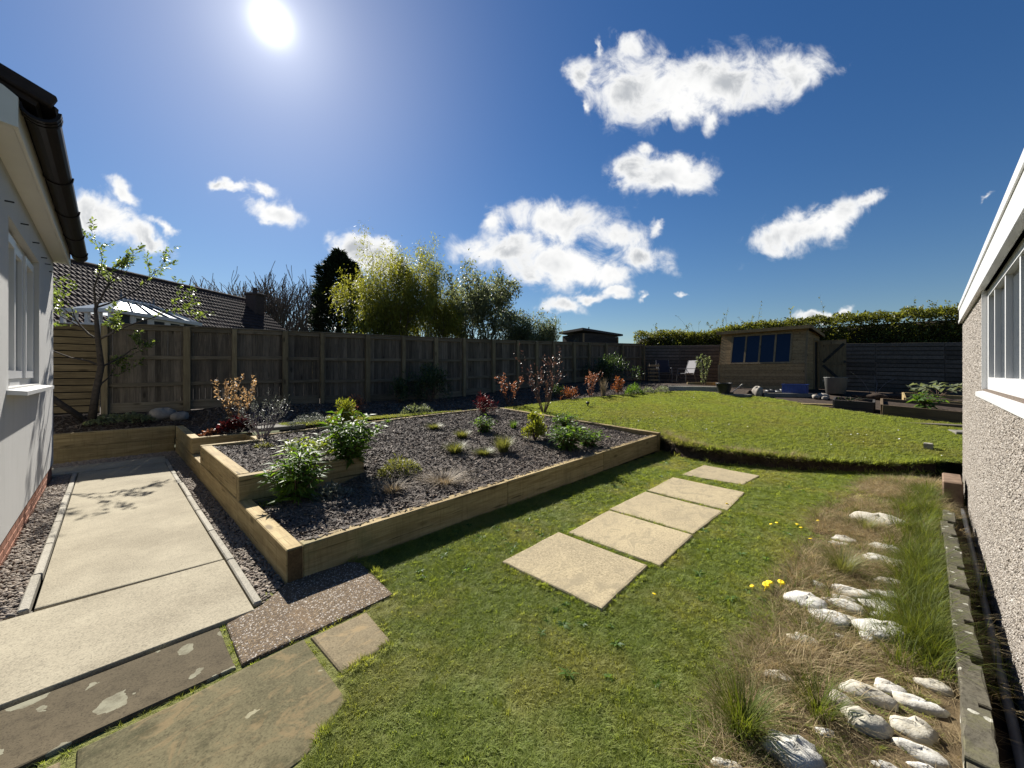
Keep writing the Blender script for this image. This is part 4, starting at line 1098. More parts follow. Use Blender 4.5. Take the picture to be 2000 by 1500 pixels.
p_mat('ground_cover', 'pale green leaved ground cover below the fence in the left border', 'plant', B3(.15,10.75,0), .5, .3, .16, 900, .06, .035, L_SHRUB, 149)
p_mat('low_perennial', 'grey green sprawling clump in the shaded border left of the red acer', 'plant', gpu(815,806), .45, .22, .2, 500, .08, .016, L_SHRUB, 150)
# climber beside the shed, plants of the vegetable beds
p_twiggy('climbing_shrub', 'pale leaved shrub beside the left wall of the potting shed', 'shrub', B3(16.1,5.0), 1.5, 6, .25, 1, 26, .085, .05, L_SHRUB, 151, r=.01, up=.25)
p_twiggy('weeping_sapling', 'thin leaning bare sapling in front of the dark slatted fence', 'shrub', B3(15.9,.15), 1.0, 3, .45, 1, 5, .03, .014, L_GREY, 152, M_TWIGGREY, .009)
p_leafy('leafy_vegetable', 'large leaved green plant in the front vegetable bed', 'plant', (12.95,-.75,.74), .36, .30, 16, .2, .1, 5, L_PEONY, 153, droop=.5)
p_leafy('rhubarb', 'broad pale leaved plant in the rear vegetable bed', 'plant', (14.6,-1.05,.92), .42, .6, 14, .24, .2, 3, L_SHRUB, 154, droop=.6, low=.7)
p_leafy('bedding_plant', 'row of tiny dark seedlings in the planter beside the vegetable beds', 'plant', (13.1,.55,.80), .16, .3, 10, .07, .03, 4, L_DKGREEN, 155)

# ---- small leaning fruit tree in the left border
def fruit_tree():
    t = thing('fruit_tree', 'small fruit tree with new leaves leaning in the left border beside the house', 'tree', (-.25,10.75,.72))
    g = rng(160); mb = MB(); ends = []
    base = Vector((-.25,10.75,.68))
    tr = [base, base+V(.05,-.02,.5), base+V(.12,-.05,1.0), base+V(.08,-.1,1.5), base+V(.05,-.12,2.1)]
    mb.tube(tr, [.065,.055,.05,.042,.03], 8)
    mb.tube([base+V(-.1,0,0), base+V(-.5,-.1,.45), base+V(-.95,-.15,1.0)], [.055,.05,.04], 7)
    obj_t = sub(mb, 'trunk', M_BARKD, t); lm = MB()
    starts = [(tr[2],(-.8,-.2,.75),1.5),(tr[2],(.75,.3,.55),1.1),(tr[3],(-.7,.3,.7),1.4),(tr[3],(.95,.15,.40),1.7),(tr[4],(.8,.4,.62),1.8),(tr[4],(-.2,.1,1),1.25),(tr[4],(.5,-.2,.9),1.3),(tr[1],(.5,.2,.9),.8),(tr[3],(-.9,-.35,.45),1.2),(tr[3],(.85,-.15,.5),1.0)]
    for p, d, L in starts: branch(g, lm, p, d, L*.55, .02, 3, ends, .5, .04, 4, (2,3), .62, 5, .16, 2)
    sub(lm, 'branches', M_BARKD, t)
    P, D = twig_leaves(g, ends, 13, .02)
    k = g.random(len(P)) < .85; P, D = P[k], D[k]; s = g.uniform(.6,1.3,len(P))
    leaves_obj('crown', P, D, .07*s, .036*s, L_APPLE, t, g, .2, .15)
fruit_tree()

# ------------------------------------------------------------------ trees beyond the fence
def at_depth(px, d): 
    p = FWD*d+RGT*((px-1000)/751*d); return p.x, p.y
def tree_bare():
    x, y = at_depth(535, 36); t = thing('bare_tree', 'leafless many stemmed tree beyond the brown bungalow roof', 'tree', (x, y, 1)); g = rng(170); mb = MB(); ends = []
    for i in range(26):
        az = i*2.4; k = math.sqrt((i+.5)/26); d = Vector((math.cos(az)*.75*k, math.sin(az)*.75*k, 1))
        branch(g, mb, Vector((x, y, 1))+Vector((math.cos(az), math.sin(az), 0))*.45*k, d, 4.7*g.uniform(.9,1.1)*(1-.12*k), .14, 3, ends, .34, .09, 4, (4,5), .66, 5, .05, rmin=.016)
    tp = max(p[2] for p in mb.v); mb.v = [(x+(p[0]-x)*1.5, y+(p[1]-y)*1.5, 1+(p[2]-1)*10.9/(tp-1)) for p in mb.v]
    sub(mb, 'trunk', M_BARKT, t)
    x, y = at_depth(636, 40); t = thing('bare_tree', 'thin leafless tree just left of the dark conifer', 'tree', (x, y, 1)); mb = MB(); ends = []
    for i in range(3): branch(g, mb, Vector((x+.2*i, y, 1)), (.15*(i-1), .1, 1), 5.0, .1, 4, ends, .35, .09, 4, (2,3), .62, 5, .07, rmin=.028)
    sub(mb, 'trunk', M_BARKT, t)
tree_bare()
def tree_conifer():
    x, y = at_depth(662, 24); z0 = 1.0; H = 8.0; t = thing('conifer', 'tall dense dark green conifer beyond the board fence', 'tree', (x, y, z0)); g = rng(171)
    mb = MB(); mb.tube([(x,y,z0),(x,y,z0+3),(x+.05,y,z0+H*.93)], [.2,.15,.04], 8); sub(mb, 'trunk', M_BARKD, t)
    n = 17000; u = g.random(n)**.8; az = g.uniform(0, 6.283, n)
    prof = np.interp(u, [0,.12,.35,.6,.8,.9,1], [1.6,1.85,1.7,1.45,1.1,.62,.08])
    lob = 1+.20*np.sin(az*3+u*5)+.16*np.sin(az*5-u*17)+.13*np.sin(u*31+az*2)
    q = g.random(n)**.22; r = prof*lob*q*.95
    z = z0+u*H+g.normal(0,.1,n)
    # a second leader on the right shoulder
    k = g.random(n) < .13; lead = RGT*.85
    r = np.where(k, .55*q*(1-np.clip((u-.35)/.55,0,1))**.7+.04, r); z = np.where(k, z0+4.8+u*2.6, z)
    X = x+np.cos(az)*r+np.where(k, lead.x, 0); Y = y+np.sin(az)*r+np.where(k, lead.y, 0)
    D = np.column_stack([np.cos(az), np.sin(az), np.full(n, .55)])+g.normal(0,.35,(n,3)); s = g.uniform(.6,1.4,n)
    leaves_obj('crown', np.column_stack([X,Y,z]), D, .34*s, .10*s, L_CONIFER, t, g, .1, .1)
tree_conifer()
def tree_crown(name, label, px, d, H, wid, seed, mat, n_main, leafL, leafW, per, lean=.35, droop=0.0, depth=4, up=.08, bark=M_BARK, z0=1.0, wig=.14, hang=0.0, spread=.48, twigs=True):
    x, y = at_depth(px, d); t = thing(name, label, 'tree', (x, y, z0), 0, 'trees beyond the board fence'); g = rng(seed); mb = MB(); ends = []
    for i in range(n_main):
        az = i*2.4; k = .25+.75*i/max(1, n_main-1)
        dd = Vector((math.cos(az)*lean*k, math.sin(az)*lean*k, 1))
        branch(g, mb, Vector((x, y, z0))+Vector((math.cos(az), math.sin(az), 0))*.12, dd, H*.36*(1.1-.35*k)*g.uniform(.92,1.08), .09, depth, ends, spread, up, 4, (2,3), .66, 6, wig, 2, droop)
    top = max(max(p.z for p in pts) for pts, _ in ends); mb.v = [(x+(p[0]-x)*wid, y+(p[1]-y)*wid, z0+(p[2]-z0)*H/(top-z0)) for p in mb.v]
    sub(mb, 'trunk', bark, t)
    ends = [([Vector((x+(p.x-x)*wid, y+(p.y-y)*wid, z0+(p.z-z0)*H/(top-z0))) for p in pts], dr) for pts, dr in ends]
    P, D = twig_leaves(g, ends, per, .16)
    if hang:
        h = g.random(len(P))**2*hang; P[:,2] -= h; D[:,2] -= 1.2
    s = g.uniform(.6,1.35,len(P))
    leaves_obj('crown', P, D, leafL*s, leafW*s, mat, t, g, .25, .15)
    return t
tree_crown('willow', 'tall twisted willow with yellow green new leaves behind the board fence', 785, 20, 8.2, .70, 172, L_WILLOW, 15, .17, .038, 30, .52, hang=.85, wig=.2)
tree_crown('willow', 'shorter yellow green willow growth left of the tall willow', 752, 19.5, 5.9, .66, 173, L_WILLOW, 11, .17, .038, 38, .6, hang=.5, depth=3)
tree_crown('willow', 'rounded yellow green willow growth right of the tall willow', 848, 20.5, 7.0, .70, 178, L_WILLOW, 12, .17, .038, 26, .55, hang=.5, depth=4)
tree_crown('whitebeam', 'pale leaved whitebeam with dark stems right of the willow', 938, 22, 6.9, .95, 174, L_PALE, 13, .18, .085, 17, .56, bark=M_BARKD)
tree_crown('grey_shrub_tree', 'grey green bushy tree left of the dark flat roofed shed', 1018, 21, 4.1, 1.0, 175, L_SHRUB, 14, .15, .04, 40, .55, depth=3, up=.2)
tree_crown('grey_shrub_tree', 'lower grey green bush just beside the dark flat roofed shed', 1066, 20, 3.5, .8, 176, L_SHRUB, 11, .14, .04, 40, .5, depth=3, up=.2)
tree_crown('laurel', 'low yellow green bush peeping over the board fence below the conifer', 700, 15.5, 2.1, .8, 177, L_WILLOW, 9, .11, .045, 26, .6, depth=3, z0=.9)

# ------------------------------------------------------------------ hedge behind the slatted fence
def hedge():
    t = thing('hedge', 'tall clipped leafy hedge above the dark slatted fence', 'hedge', (20.6,1,1)); g = rng(180)
    A_ = np.array([20.35,9.6]); B_ = np.array([21.25,-6.5]); n = 62000
    u = g.random(n); ln = np.linalg.norm(B_-A_); dv = (B_-A_)/ln; nv = np.array([-dv[1], dv[0]])
    if nv[0] > 0: nv = -nv                        # towards the garden
    side = g.random(n) < .70; bump = .22*vnoise(u*ln, np.zeros(n), 1.3)+.14*vnoise(u*ln, np.ones(n)*3, 3.7)
    topz = 3.62+.14*vnoise(u*ln, np.zeros(n)+7, .8)+.08*vnoise(u*ln, np.zeros(n)+9, 3.1)+.25*u
    off = np.where(side, .85+.25*g.normal(0,.45,n)+.30*vnoise(u*ln, g.random(n)*0+0, .9)*0, g.uniform(-1,.95,n))
    z = np.where(side, 1.2+g.random(n)*(topz-1.2), topz+bump*.5+g.normal(0,.07,n))
    z = np.minimum(z, topz+.15); off = off+np.where(side, .22*vnoise(u*ln, z, 1.7)+.12*vnoise(u*ln+5, z, 4.0), 0)
    xy = A_+np.outer(u*ln, dv)+nv*off[:,None]
    D = np.column_stack([nv[0]*np.where(side,.8,.1), nv[1]*np.where(side,.8,.1), np.full(n,.5)])+g.normal(0,.6,(n,3)); s = g.uniform(.6,1.35,n)
    leaves_obj('foliage', np.column_stack([xy, z]), D, .115*s, .055*s, L_HEDGE, t, g, .2, .15)
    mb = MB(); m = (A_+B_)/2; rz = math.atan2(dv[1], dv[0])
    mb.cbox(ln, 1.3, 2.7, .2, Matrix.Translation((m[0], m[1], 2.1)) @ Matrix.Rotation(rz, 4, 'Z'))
    sub(mb, 'opaque_core', M_BARKD, t, False)  # solid dark box added to stop light from behind coming through the leaves
    sm = MB(); ends = []
    for i in range(46):
        u_ = g.random(); p = A_+dv*u_*ln+nv*g.uniform(-.5,.8)
        branch(g, sm, (p[0], p[1], 3.45+.25*u_), (g.normal(0,.3), g.normal(0,.3), 1), g.uniform(.2,.55) if i > 5 else .9, .008, 1, ends, .4, .1, 3, (1,3), .6, 4)
    sub(sm, 'shoots', M_BARK, t)
    P, D = twig_leaves(g, ends, 7, .02); s = g.uniform(.6,1.2,len(P))
    leaves_obj('shoot_leaves', P, D, .09*s, .045*s, L_HEDGE, t, g)
hedge()
# ------------------------------------------------------------------ neighbouring buildings
def G(px, py, z=0.0):
    d = 751*(EYE-z)/(py-730); p = FWD*d+RGT*((px-1000)/751*d); return p.x, p.y
def gp(px, py):
    """where the sight line meets the upper ground"""
    d = 5.0
    while d < 30:
        p = FWD*d+RGT*((px-1000)/751*d)
        if EYE-(py-730)*d/751 <= zup1(p.x, p.y): break
        d += .02
    return p.x, p.y, zup1(p.x, p.y)
def neighbour():
    t = thing('brown_roofed_bungalow', 'bungalow with dark brown tiled roof and chimney beyond the board fence', 'house', (0,0,0), R(33.7))
    Mw = Matrix.Translation((5.9,27.85,0)) @ Matrix.Rotation(R(33.7), 4, 'Z'); t.matrix_basis = Mw
    L = 14.5; zr, ze, run = 6.0, 2.55, 4.6
    obj('wall', MB().box((-L+.3,-4.3,.5),(-.25,4.3,2.7)).prism([(-4.3,2.7),(4.3,2.7),(0,5.85)], .25, .4, Matrix.Rotation(R(90),4,'Z')).mesh('wall'), M_CHIM, t, local=True)
    m = MB()
    for s in (-1,1): m.add([(-L,0,zr),(0,0,zr),(0,s*run,ze),(-L,s*run,ze),(-L,0,zr-.12),(0,0,zr-.12),(0,s*run,ze-.12),(-L,s*run,ze-.12)], [(0,1,2,3),(4,7,6,5),(0,4,5,1),(1,5,6,2),(2,6,7,3),(3,7,4,0)])
    roof = obj('roof', m.mesh('roof'), M_TILE, t, local=True)
    sl = math.hypot(run, zr-ze); pit = math.atan2(zr-ze, run)
    tw, cr = .335, .345; nx, ny = int(L/tw), int(sl/cr)
    tm = MB(); k = 6
    for q in range(k):
        x0 = -tw/2+tw*q/k; x1 = x0+tw/k; h = lambda x: .020+.016*math.cos(2*math.pi*x/tw*2)
        tm.add([(x0,0,.002),(x1,0,.002),(x1,-.40,.03),(x0,-.40,.03),(x0,0,.002+h(x0)),(x1,0,.002+h(x1)),(x1,-.40,.03+h(x1)),(x0,-.40,.03+h(x0))], [(4,7,6,5),(3,2,6,7),(0,3,7,4),(1,5,6,2)])
    tme = tm.mesh('roof_tile', False); tme.materials.append(M_TILE)
    slots = []
    for j in range(ny):
        for i in range(nx):
            M = Matrix.Translation((-tw*(i+.5)-.02, -j*cr*math.cos(pit), zr-j*cr*math.sin(pit)+.01)) @ Matrix.Rotation(pit, 4, 'X')
            w = Mw @ M @ V(0,0,0); dep = w.dot(FWD); py = 730-(w.z-EYE)*751/dep
            px = 1000+w.dot(RGT)/dep*751
            slots.append(((0 if (py < 650 and 130 < px < 620) else 100)+dep, M))
    slots.sort(key=lambda s: s[0]); g = rng(190)
    Rw = world_of(roof)
    for _, M in slots[:300]:
        o = obj('tile', tme, None, roof, local=True); o.matrix_basis = M @ Matrix.Rotation(g.normal()*.008, 4, 'X')
    rest = MB(); vv = [v.co.copy() for v in tme.vertices]; ff = [tuple(p.vertices) for p in tme.polygons]
    for _, M in slots[300:]: rest.add([M @ v for v in vv], ff)
    obj('further_tiles', rest.mesh('tiles'), M_TILE, roof, local=True, kind='stuff')
    for i in range(int(L/.45)):
        obj('ridge_tile', _rt, M_TILE, roof, (-.22-.45*i, 0, zr-.01), local=True)
    ch = obj('chimney', MB().cbox(.62,.72,1.5,.02,Matrix.Translation((-.7,-1.0,5.55))).cbox(.72,.82,.12,.02,Matrix.Translation((-.7,-1.0,6.2))).mesh('chimney'), M_CHIM, t, local=True)
    obj('chimney_pot', MB().lathe([(.13,6.24),(.14,6.4),(.11,6.55),(.13,6.6),(.09,6.6),(.09,6.3)], 12, Matrix.Translation((-.7,-1.0,0))).mesh('pot', True), M_CHIM, ch, local=True)
_rt = MB().tube([(-.235,0,0),(.235,0,0)], [.125,.13], 10).mesh('ridge_tile')
neighbour()
def conservatory():
    t = thing('conservatory', 'white framed conservatory with pale glazed roof in front of the brown roofed bungalow', 'conservatory', (.01,16.3,0), R(45))
    W, D_, ze, zr = 3.1, 1.4, 3.40, 3.88
    def P(name, me, mat, par=t): return obj(name, me, mat, par, (0,0,0), local=True)
    P('dwarf_wall', MB().box((0,0,.6),(W,D_,2.0)).mesh('wall'), M_CHIM)
    for i in range(6):
        x = W*i/5; P('post', MB().box((x-.05,-.02,2.0),(x+.05,.06,ze)).mesh('post'), M_PVC)
    for i in range(4):
        y = D_*(i+1)/4; P('post', MB().box((-.03,y-.05,2.0),(.05,y+.05,ze)).box((W-.05,y-.05,2.0),(W+.03,y+.05,ze)).mesh('post'), M_PVC)
    for z in (3.0, 3.38): P('transom', MB().box((.0,-.012,z-.04),(W,.05,z+.04)).box((-.02,.05,z-.04),(.05,D_,z+.04)).box((W-.05,.05,z-.04),(W+.02,D_,z+.04)).mesh('transom'), M_PVC)
    for i in range(5):
        a = W*i/5+.05; b = W*(i+1)/5-.05
        P('pane', MB().box((a,.01,2.0),(b,.02,2.96)).box((a,.01,3.04),(b,.02,3.34)).mesh('pane'), M_GLASS)
        if i in (1,2,3): P('top_vent', MB().box((a,-.035,3.05),(b,.008,3.10)).box((a,-.035,3.28),(b,.008,3.33)).box((a,-.034,3.10),(a+.05,.008,3.28)).box((b-.05,-.034,3.10),(b,.008,3.28)).mesh('vent'), M_PVC)
    P('eaves_gutter', MB().box((-.12,-.14,ze-.06),(W+.12,-.03,ze+.05)).box((-.12,-.03,ze-.06),(-.03,D_,ze+.05)).box((W+.03,-.03,ze-.06),(W+.12,D_,ze+.05)).mesh('gutter'), M_PVC)
    a, b, c, d = V(-.05,-.05,ze+.03), V(W+.05,-.05,ze+.03), V(W+.05,D_,ze+.03), V(-.05,D_,ze+.03); e, f = V(1.0,.7,zr), V(2.15,.7,zr)
    def lerp(p, q, u): return p.lerp(q, u)
    n = 5
    for i in range(n):
        u0, u1 = i/n, (i+1)/n; q = [lerp(a,b,u0), lerp(a,b,u1), lerp(e,f,u1), lerp(e,f,u0)]
        P('roof_pane', MB().add([tuple(v) for v in q]+[tuple(v-V(0,0,.02)) for v in q], [(0,1,2,3),(7,6,5,4),(0,4,5,1),(1,5,6,2),(2,6,7,3),(3,7,4,0)]).mesh('pane'), M_POLY)
        q = [lerp(d,c,u1), lerp(d,c,u0), lerp(e,f,u0), lerp(e,f,u1)]
        P('roof_pane', MB().add([tuple(v) for v in q], [(0,1,2,3)]).mesh('pane'), M_POLY)
    for i in range(n+1): P('glazing_bar', MB().tube([lerp(a,b,i/n)+V(0,0,.02), lerp(e,f,i/n)+V(0,0,.02)], .028, 4).mesh('bar'), M_PVC if i in (0,n) else M_METAL)
    P('roof_pane', MB().add([tuple(d), tuple(a), tuple(e)], [(0,1,2)]).mesh('pane'), M_POLY); P('roof_pane', MB().add([tuple(b), tuple(c), tuple(f)], [(0,1,2)]).mesh('pane'), M_POLY)
    P('ridge', MB().tube([e+V(0,0,.03), f+V(0,0,.03)], .05, 6).mesh('ridge'), M_PVC)
    for i in range(9):
        p = lerp(e, f, i/8); P('ridge_crest', MB().lathe([(.035,.05),(.045,.09),(.015,.13),(.001,.16)], 6, Matrix.Translation(p)).mesh('crest'), M_METAL)
    for p in (e, f): P('finial', MB().lathe([(.04,.0),(.03,.15),(.012,.28),(.001,.34)], 8, Matrix.Translation(p)).mesh('finial'), M_METAL)
conservatory()
def dark_shed():
    x, y = at_depth(1140, 20.6); t = thing('dark_shed', 'dark flat roofed garden shed beyond the far end of the board fence', 'shed', (x, y, 1.3), R(-72))
    # local x: along the face turned to the left of the picture; y: along the long right hand face
    t.rotation_euler = (0, 0, R(-20))
    def P(name, mb, mat, par=t): return obj(name, mb.mesh(name), mat, par, (0,0,0), local=True)
    H0, H1 = 2.62, 2.36; Wd, Dp = 2.35, 2.0
    P('wall', MB().box((0.02,.02,0),(Wd-.02,Dp,2.3)), M_BLACK)
    for k in range(19):
        z = .06+k*.128; P('board', MB().box((0,0,z-.06),(Wd,.022,z+.064)), M_DARKSHED)
        if 1.55 < z < 2.28: P('board', MB().box((-.022,.0,z-.06),(0,.35,z+.064)), M_DARKSHED); P('board', MB().box((-.022,1.4,z-.06),(0,Dp,z+.064)), M_DARKSHED)
        else: P('board', MB().box((-.022,.0,z-.06),(0,Dp,z+.064)), M_DARKSHED)
    w = P('window', MB().box((-.04,.35,1.5),(0,.40,2.3)).box((-.04,1.35,1.5),(0,1.4,2.3)).box((-.04,.40,2.25),(0,1.35,2.3)).box((-.04,.86,1.5),(0,.9,2.25)), M_DARKSHED); P('pane', MB().box((-.012,.4,1.5),(-.006,1.35,2.25)), M_GLASS, w)
    P('corner_post', MB().box((-.05,-.03,0),(.03,.03,2.4)), M_SHEDZ); P('corner_post', MB().box((Wd-.03,-.03,0),(Wd+.03,.03,2.3)), M_SHEDZ)
    P('roof', MB().add([(-.2,-.18,2.56),(Wd+.22,-.18,2.36),(Wd+.22,Dp+.15,2.36),(-.2,Dp+.15,2.56),(-.2,-.18,2.68),(Wd+.22,-.18,2.46),(Wd+.22,Dp+.15,2.46),(-.2,Dp+.15,2.68)], [(0,3,2,1),(4,5,6,7),(0,1,5,4),(1,2,6,5),(2,3,7,6),(3,0,4,7)]), M_FELT)
    P('vent_pipe', MB().tube([(.8,.6,2.6),(.8,.6,2.85)], .03, 8), M_BLACK)
dark_shed()

# ------------------------------------------------------------------ potting shed
def potting_shed():
    sx, sy, sz = 16.4, 4.54, 1.0
    t = thing('potting_shed', 'wooden potting shed with a sloping row of four windows and its door standing open', 'shed', (sx, sy, sz), R(-96))
    def P(name, mb, mat, par=t): return obj(name, mb.mesh(name), mat, par, (0,0,0), local=True)
    W, Dp, zs, zt, yt = 2.72, 1.85, .90, 2.12, .30
    ysl = lambda z: 0 if z < zs else yt*(z-zs)/(zt-zs)
    P('dark_interior_block', MB().box((.05,.36,.02),(W-.05,Dp-.03,1.9)), M_BLACK)  # black block, the unlit shed interior put into its colour
    st = .112
    for k in range(8): P('board', MB().box((0,0,k*st),(W,.022,(k+1)*st-.006)), M_SHED)
    x0, x1 = .40, 2.30; n = 11; dz = (zt-zs)/n
    def slant(name, xa, xb, za, zb, th, mat, par=t):
        a, b = ysl(za), ysl(zb)
        return P(name, MB().add([(xa,a,za),(xb,a,za),(xb,b,zb),(xa,b,zb),(xa,a+th,za),(xb,a+th,za),(xb,b+th,zb),(xa,b+th,zb)], [(0,1,2,3),(7,6,5,4),(0,4,5,1),(1,5,6,2),(2,6,7,3),(3,7,4,0)]), mat, par)
    for k in range(n):
        za, zb = zs+k*dz, zs+(k+1)*dz-.006
        slant('board', 0, x0, za, zb, .02, M_SHED); slant('board', x1, W, za, zb, .02, M_SHED)
    slant('top_board', x0, x1, zt-.11, zt, .02, M_SHED)
    win = slant('window', x0, x1, zs-.0, zs+.06, -.025, M_SHEDZ)
    slant('head', x0, x1, zt-.17, zt-.11, -.024, M_SHEDZ, win)
    pw = (x1-x0)/4
    for k in range(5): slant('glazing_bar', x0+k*pw-.028, x0+k*pw+.028, zs+.061, zt-.171, -.022, M_SHEDZ, win)
    for k in range(4): slant('pane', x0+k*pw+.028, x0+(k+1)*pw-.028, zs+.061, zt-.171, .004, M_SHEDGLASS, win)
    # right-hand side with door opening, left side plain
    d0, d1, dh = 1.02, 1.66, 1.72
    for k in range(19):
        za, zb = k*st, (k+1)*st-.006; y0 = ysl((za+zb)/2)
        if zb > 2.1: continue
        P('board', MB().box((W,y0+.002,za),(W+.022,d0 if zb < dh else Dp,zb)), M_SHED)
        if zb < dh: P('board', MB().box((W,d1,za),(W+.022,Dp,zb)), M_SHED)
        P('board', MB().box((-.022,y0+.002,za),(0,Dp,zb)), M_SHED)
    P('back_wall', MB().box((0,Dp,0),(W,Dp+.02,1.95)), M_SHED)
    P('corner_trim', MB().box((W-.005,-.028,0),(W+.045,.03,zs)), M_SHEDZ); slant('corner_trim', W-.01, W+.045, zs, zt, -.026, M_SHEDZ); P('corner_trim', MB().box((-.04,-.026,0),(.03,.0,zs)), M_SHEDZ)
    P('door_frame', MB().box((W+.022,d0-.05,0),(W+.06,d0,dh+.05)).box((W+.022,d0,dh),(W+.06,d1,dh+.05)), M_SHEDZ)
    P('doorway_dark_sheet', MB().box((W-.02,d0,0),(W-.012,d1,dh)), M_BLACK)  # black sheet across the opening paints the dark inside
    P('floor_bearer', MB().box((.02,.05,-.12),(W,Dp,-.002)), M_DARKSHED)
    # door leaf opened outwards, its ledged and braced side to the garden
    dr = obj('door', MB().box((W+.06,d1+.0,.03),(W+.13,d1+.03,dh+.02)).mesh('stile'), M_SHEDZ, t, (0,0,0), local=True)
    nb = 6; bw = .70/nb
    for k in range(nb): P('board', MB().box((W+.10+k*bw,d1+.03,.03),(W+.10+(k+1)*bw-.005,d1+.048,dh+.02)), M_SHEDZ, dr)
    for z in (.16, .90, 1.63): P('ledge', MB().box((W+.13,d1+.008,z-.05),(W+.79,d1+.03,z+.05)), M_SHEDZ, dr)
    for (xa, za, xb, zb) in ((W+.16,.95,W+.74,1.60),(W+.16,.85,W+.74,.2)):
        v = V(xb-xa,0,zb-za).normalized(); q = V(-v.z,0,v.x)*.04
        pts = [V(xa,d1+.006,za)+q, V(xa,d1+.006,za)-q, V(xb,d1+.006,zb)-q, V(xb,d1+.006,zb)+q]
        P('brace', MB().add([tuple(p) for p in pts]+[tuple(p+V(0,.022,0)) for p in pts], [(0,1,2,3),(7,6,5,4),(0,4,5,1),(1,5,6,2),(2,6,7,3),(3,7,4,0)]), M_DARKSHED, dr)
    P('latch', MB().box((W+.73,d1-.005,.92),(W+.80,d1+.01,1.0)), M_BLACK, dr)
    rf = P('roof', MB().add([(-.12,yt-.22,zt+.02),(W+.14,yt-.22,zt+.02),(W+.14,Dp+.12,1.93),(-.12,Dp+.12,1.93),(-.12,yt-.22,zt+.06),(W+.14,yt-.22,zt+.06),(W+.14,Dp+.12,1.97),(-.12,Dp+.12,1.97)], [(0,3,2,1),(4,5,6,7),(0,1,5,4),(1,2,6,5),(2,3,7,6),(3,0,4,7)]), M_FELT)
    P('fascia_board', MB().box((-.13,yt-.24,zt-.05),(W+.15,yt-.221,zt+.065)), M_SHED, rf)
    P('fascia_board', MB().add([(W+.141,yt-.24,zt-.05),(W+.16,yt-.24,zt-.05),(W+.16,Dp+.12,1.87),(W+.141,Dp+.12,1.87),(W+.141,yt-.24,zt+.062),(W+.16,yt-.24,zt+.062),(W+.16,Dp+.12,1.972),(W+.141,Dp+.12,1.972)], [(0,3,2,1),(4,5,6,7),(0,1,5,4),(1,2,6,5),(2,3,7,6),(3,0,4,7)]), M_SHED, rf)
potting_shed()

# ------------------------------------------------------------------ garden chairs and bits and pieces at the far end
def garden_chair(label, x, y, z, rz, sling):
    t = thing('garden_chair', label, 'chair', (x, y, z), rz, 'garden chairs on the far patio')
    def P(name, mb, mat): return obj(name, mb.mesh(name, False), mat, t, (0,0,0), local=True)
    for s in (-.27,.27):
        P('side_frame', MB().tube([(.27,s,0),(.24,s,.42),(.20,s,.62),(-.22,s,.62)], .013, 6), M_METAL)
        P('leg', MB().tube([(-.30,s,0),(-.16,s,.42)], .013, 6), M_METAL)
        P('back_post', MB().tube([(-.16,s,.40),(-.24,s,.62),(-.36,s,.98)], .013, 6), M_METAL)
    P('seat', MB().add([(.24,-.25,.43),(.24,.25,.43),(-.16,.25,.39),(-.16,-.25,.39),(.24,-.25,.415),(.24,.25,.415),(-.16,.25,.375),(-.16,-.25,.375)], [(0,1,2,3),(7,6,5,4),(0,4,5,1),(1,5,6,2),(2,6,7,3),(3,7,4,0)]), sling)
    P('backrest', MB().add([(-.17,-.25,.44),(-.17,.25,.44),(-.36,.25,.98),(-.36,-.25,.98),(-.185,-.25,.435),(-.185,.25,.435),(-.375,.25,.975),(-.375,-.25,.975)], [(0,1,2,3),(7,6,5,4),(0,4,5,1),(1,5,6,2),(2,6,7,3),(3,7,4,0)]), sling)
    P('stretcher', MB().tube([(.23,-.27,.41),(.23,.27,.41)], .012, 6).tube([(-.16,-.27,.385),(-.16,.27,.385)], .012, 6), M_METAL)
def atD(px, d, py): 
    x, y = at_depth(px, d); return x, y, EYE-(py-730)*d/751
x, y, z = atD(1340, 16.6, 757); garden_chair('pale grey sling garden chair facing left on the far patio', x, y, zup1(x,y)-.02, R(150), M_SLING)
x, y, z = atD(1297, 16.9, 755); garden_chair('dark navy garden chair beside the pale one on the far patio', x, y, zup1(x,y)-.02, R(215), M_SLINGDARK)
def pale_crate():
    x, y, z = atD(1275, 17.2, 753); t = thing('slatted_crate', 'small slatted wooden crate standing by the corner of the board fence', 'crate', (x, y, zup1(x,y)-.03), R(-46)); z = t.location.z
    for k in range(5): obj('slat', MB().box((-.22,-.2,.05+k*.16),(.22,-.18,.13+k*.16)).box((-.22,.18,.05+k*.16),(.22,.2,.13+k*.16)).mesh('slat'), M_SHEDZ, t, (0,0,0), local=True)
    for sx_ in (-.2,.2):
        for sy_ in (-.16,.16): obj('corner_post', MB().box((sx_-.02,sy_-.02,0),(sx_+.02,sy_+.02,.82)).mesh('post'), M_DARKSHED, t, (0,0,0), local=True)
pale_crate()
def kerb(name, label, a, b, w, h, mat, cat='kerb'):
    (x0,y0,_), (x1,y1,_) = a, b; L = math.hypot(x1-x0, y1-y0); mx, my = (x0+x1)/2, (y0+y1)/2
    o = piece(name, None, mat, (mx, my, max(a[2], b[2], zup1(mx,my))+h/2-.05), (L, w, h), (0,0,math.atan2(y1-y0, x1-x0)), .01); return tag(o, label, cat)
kerb('kerb', 'long pale concrete kerb along the far edge of the lawn in front of the chairs', gp(1306,760), gp(1404,766), .22, .16, M_EDGE)
kerb('kerb', 'dark kerb in front of the potting shed behind the blue crate', gp(1490,772), gp(1590,774), .18, .12, M_GREYSLAB)
kerb('kerb', 'low timber edge behind the long pale kerb by the chairs', atD(1342,15.6,752)[:2]+(1.03,), atD(1402,15.4,753)[:2]+(1.03,), .1, .12, M_SLEEPER)
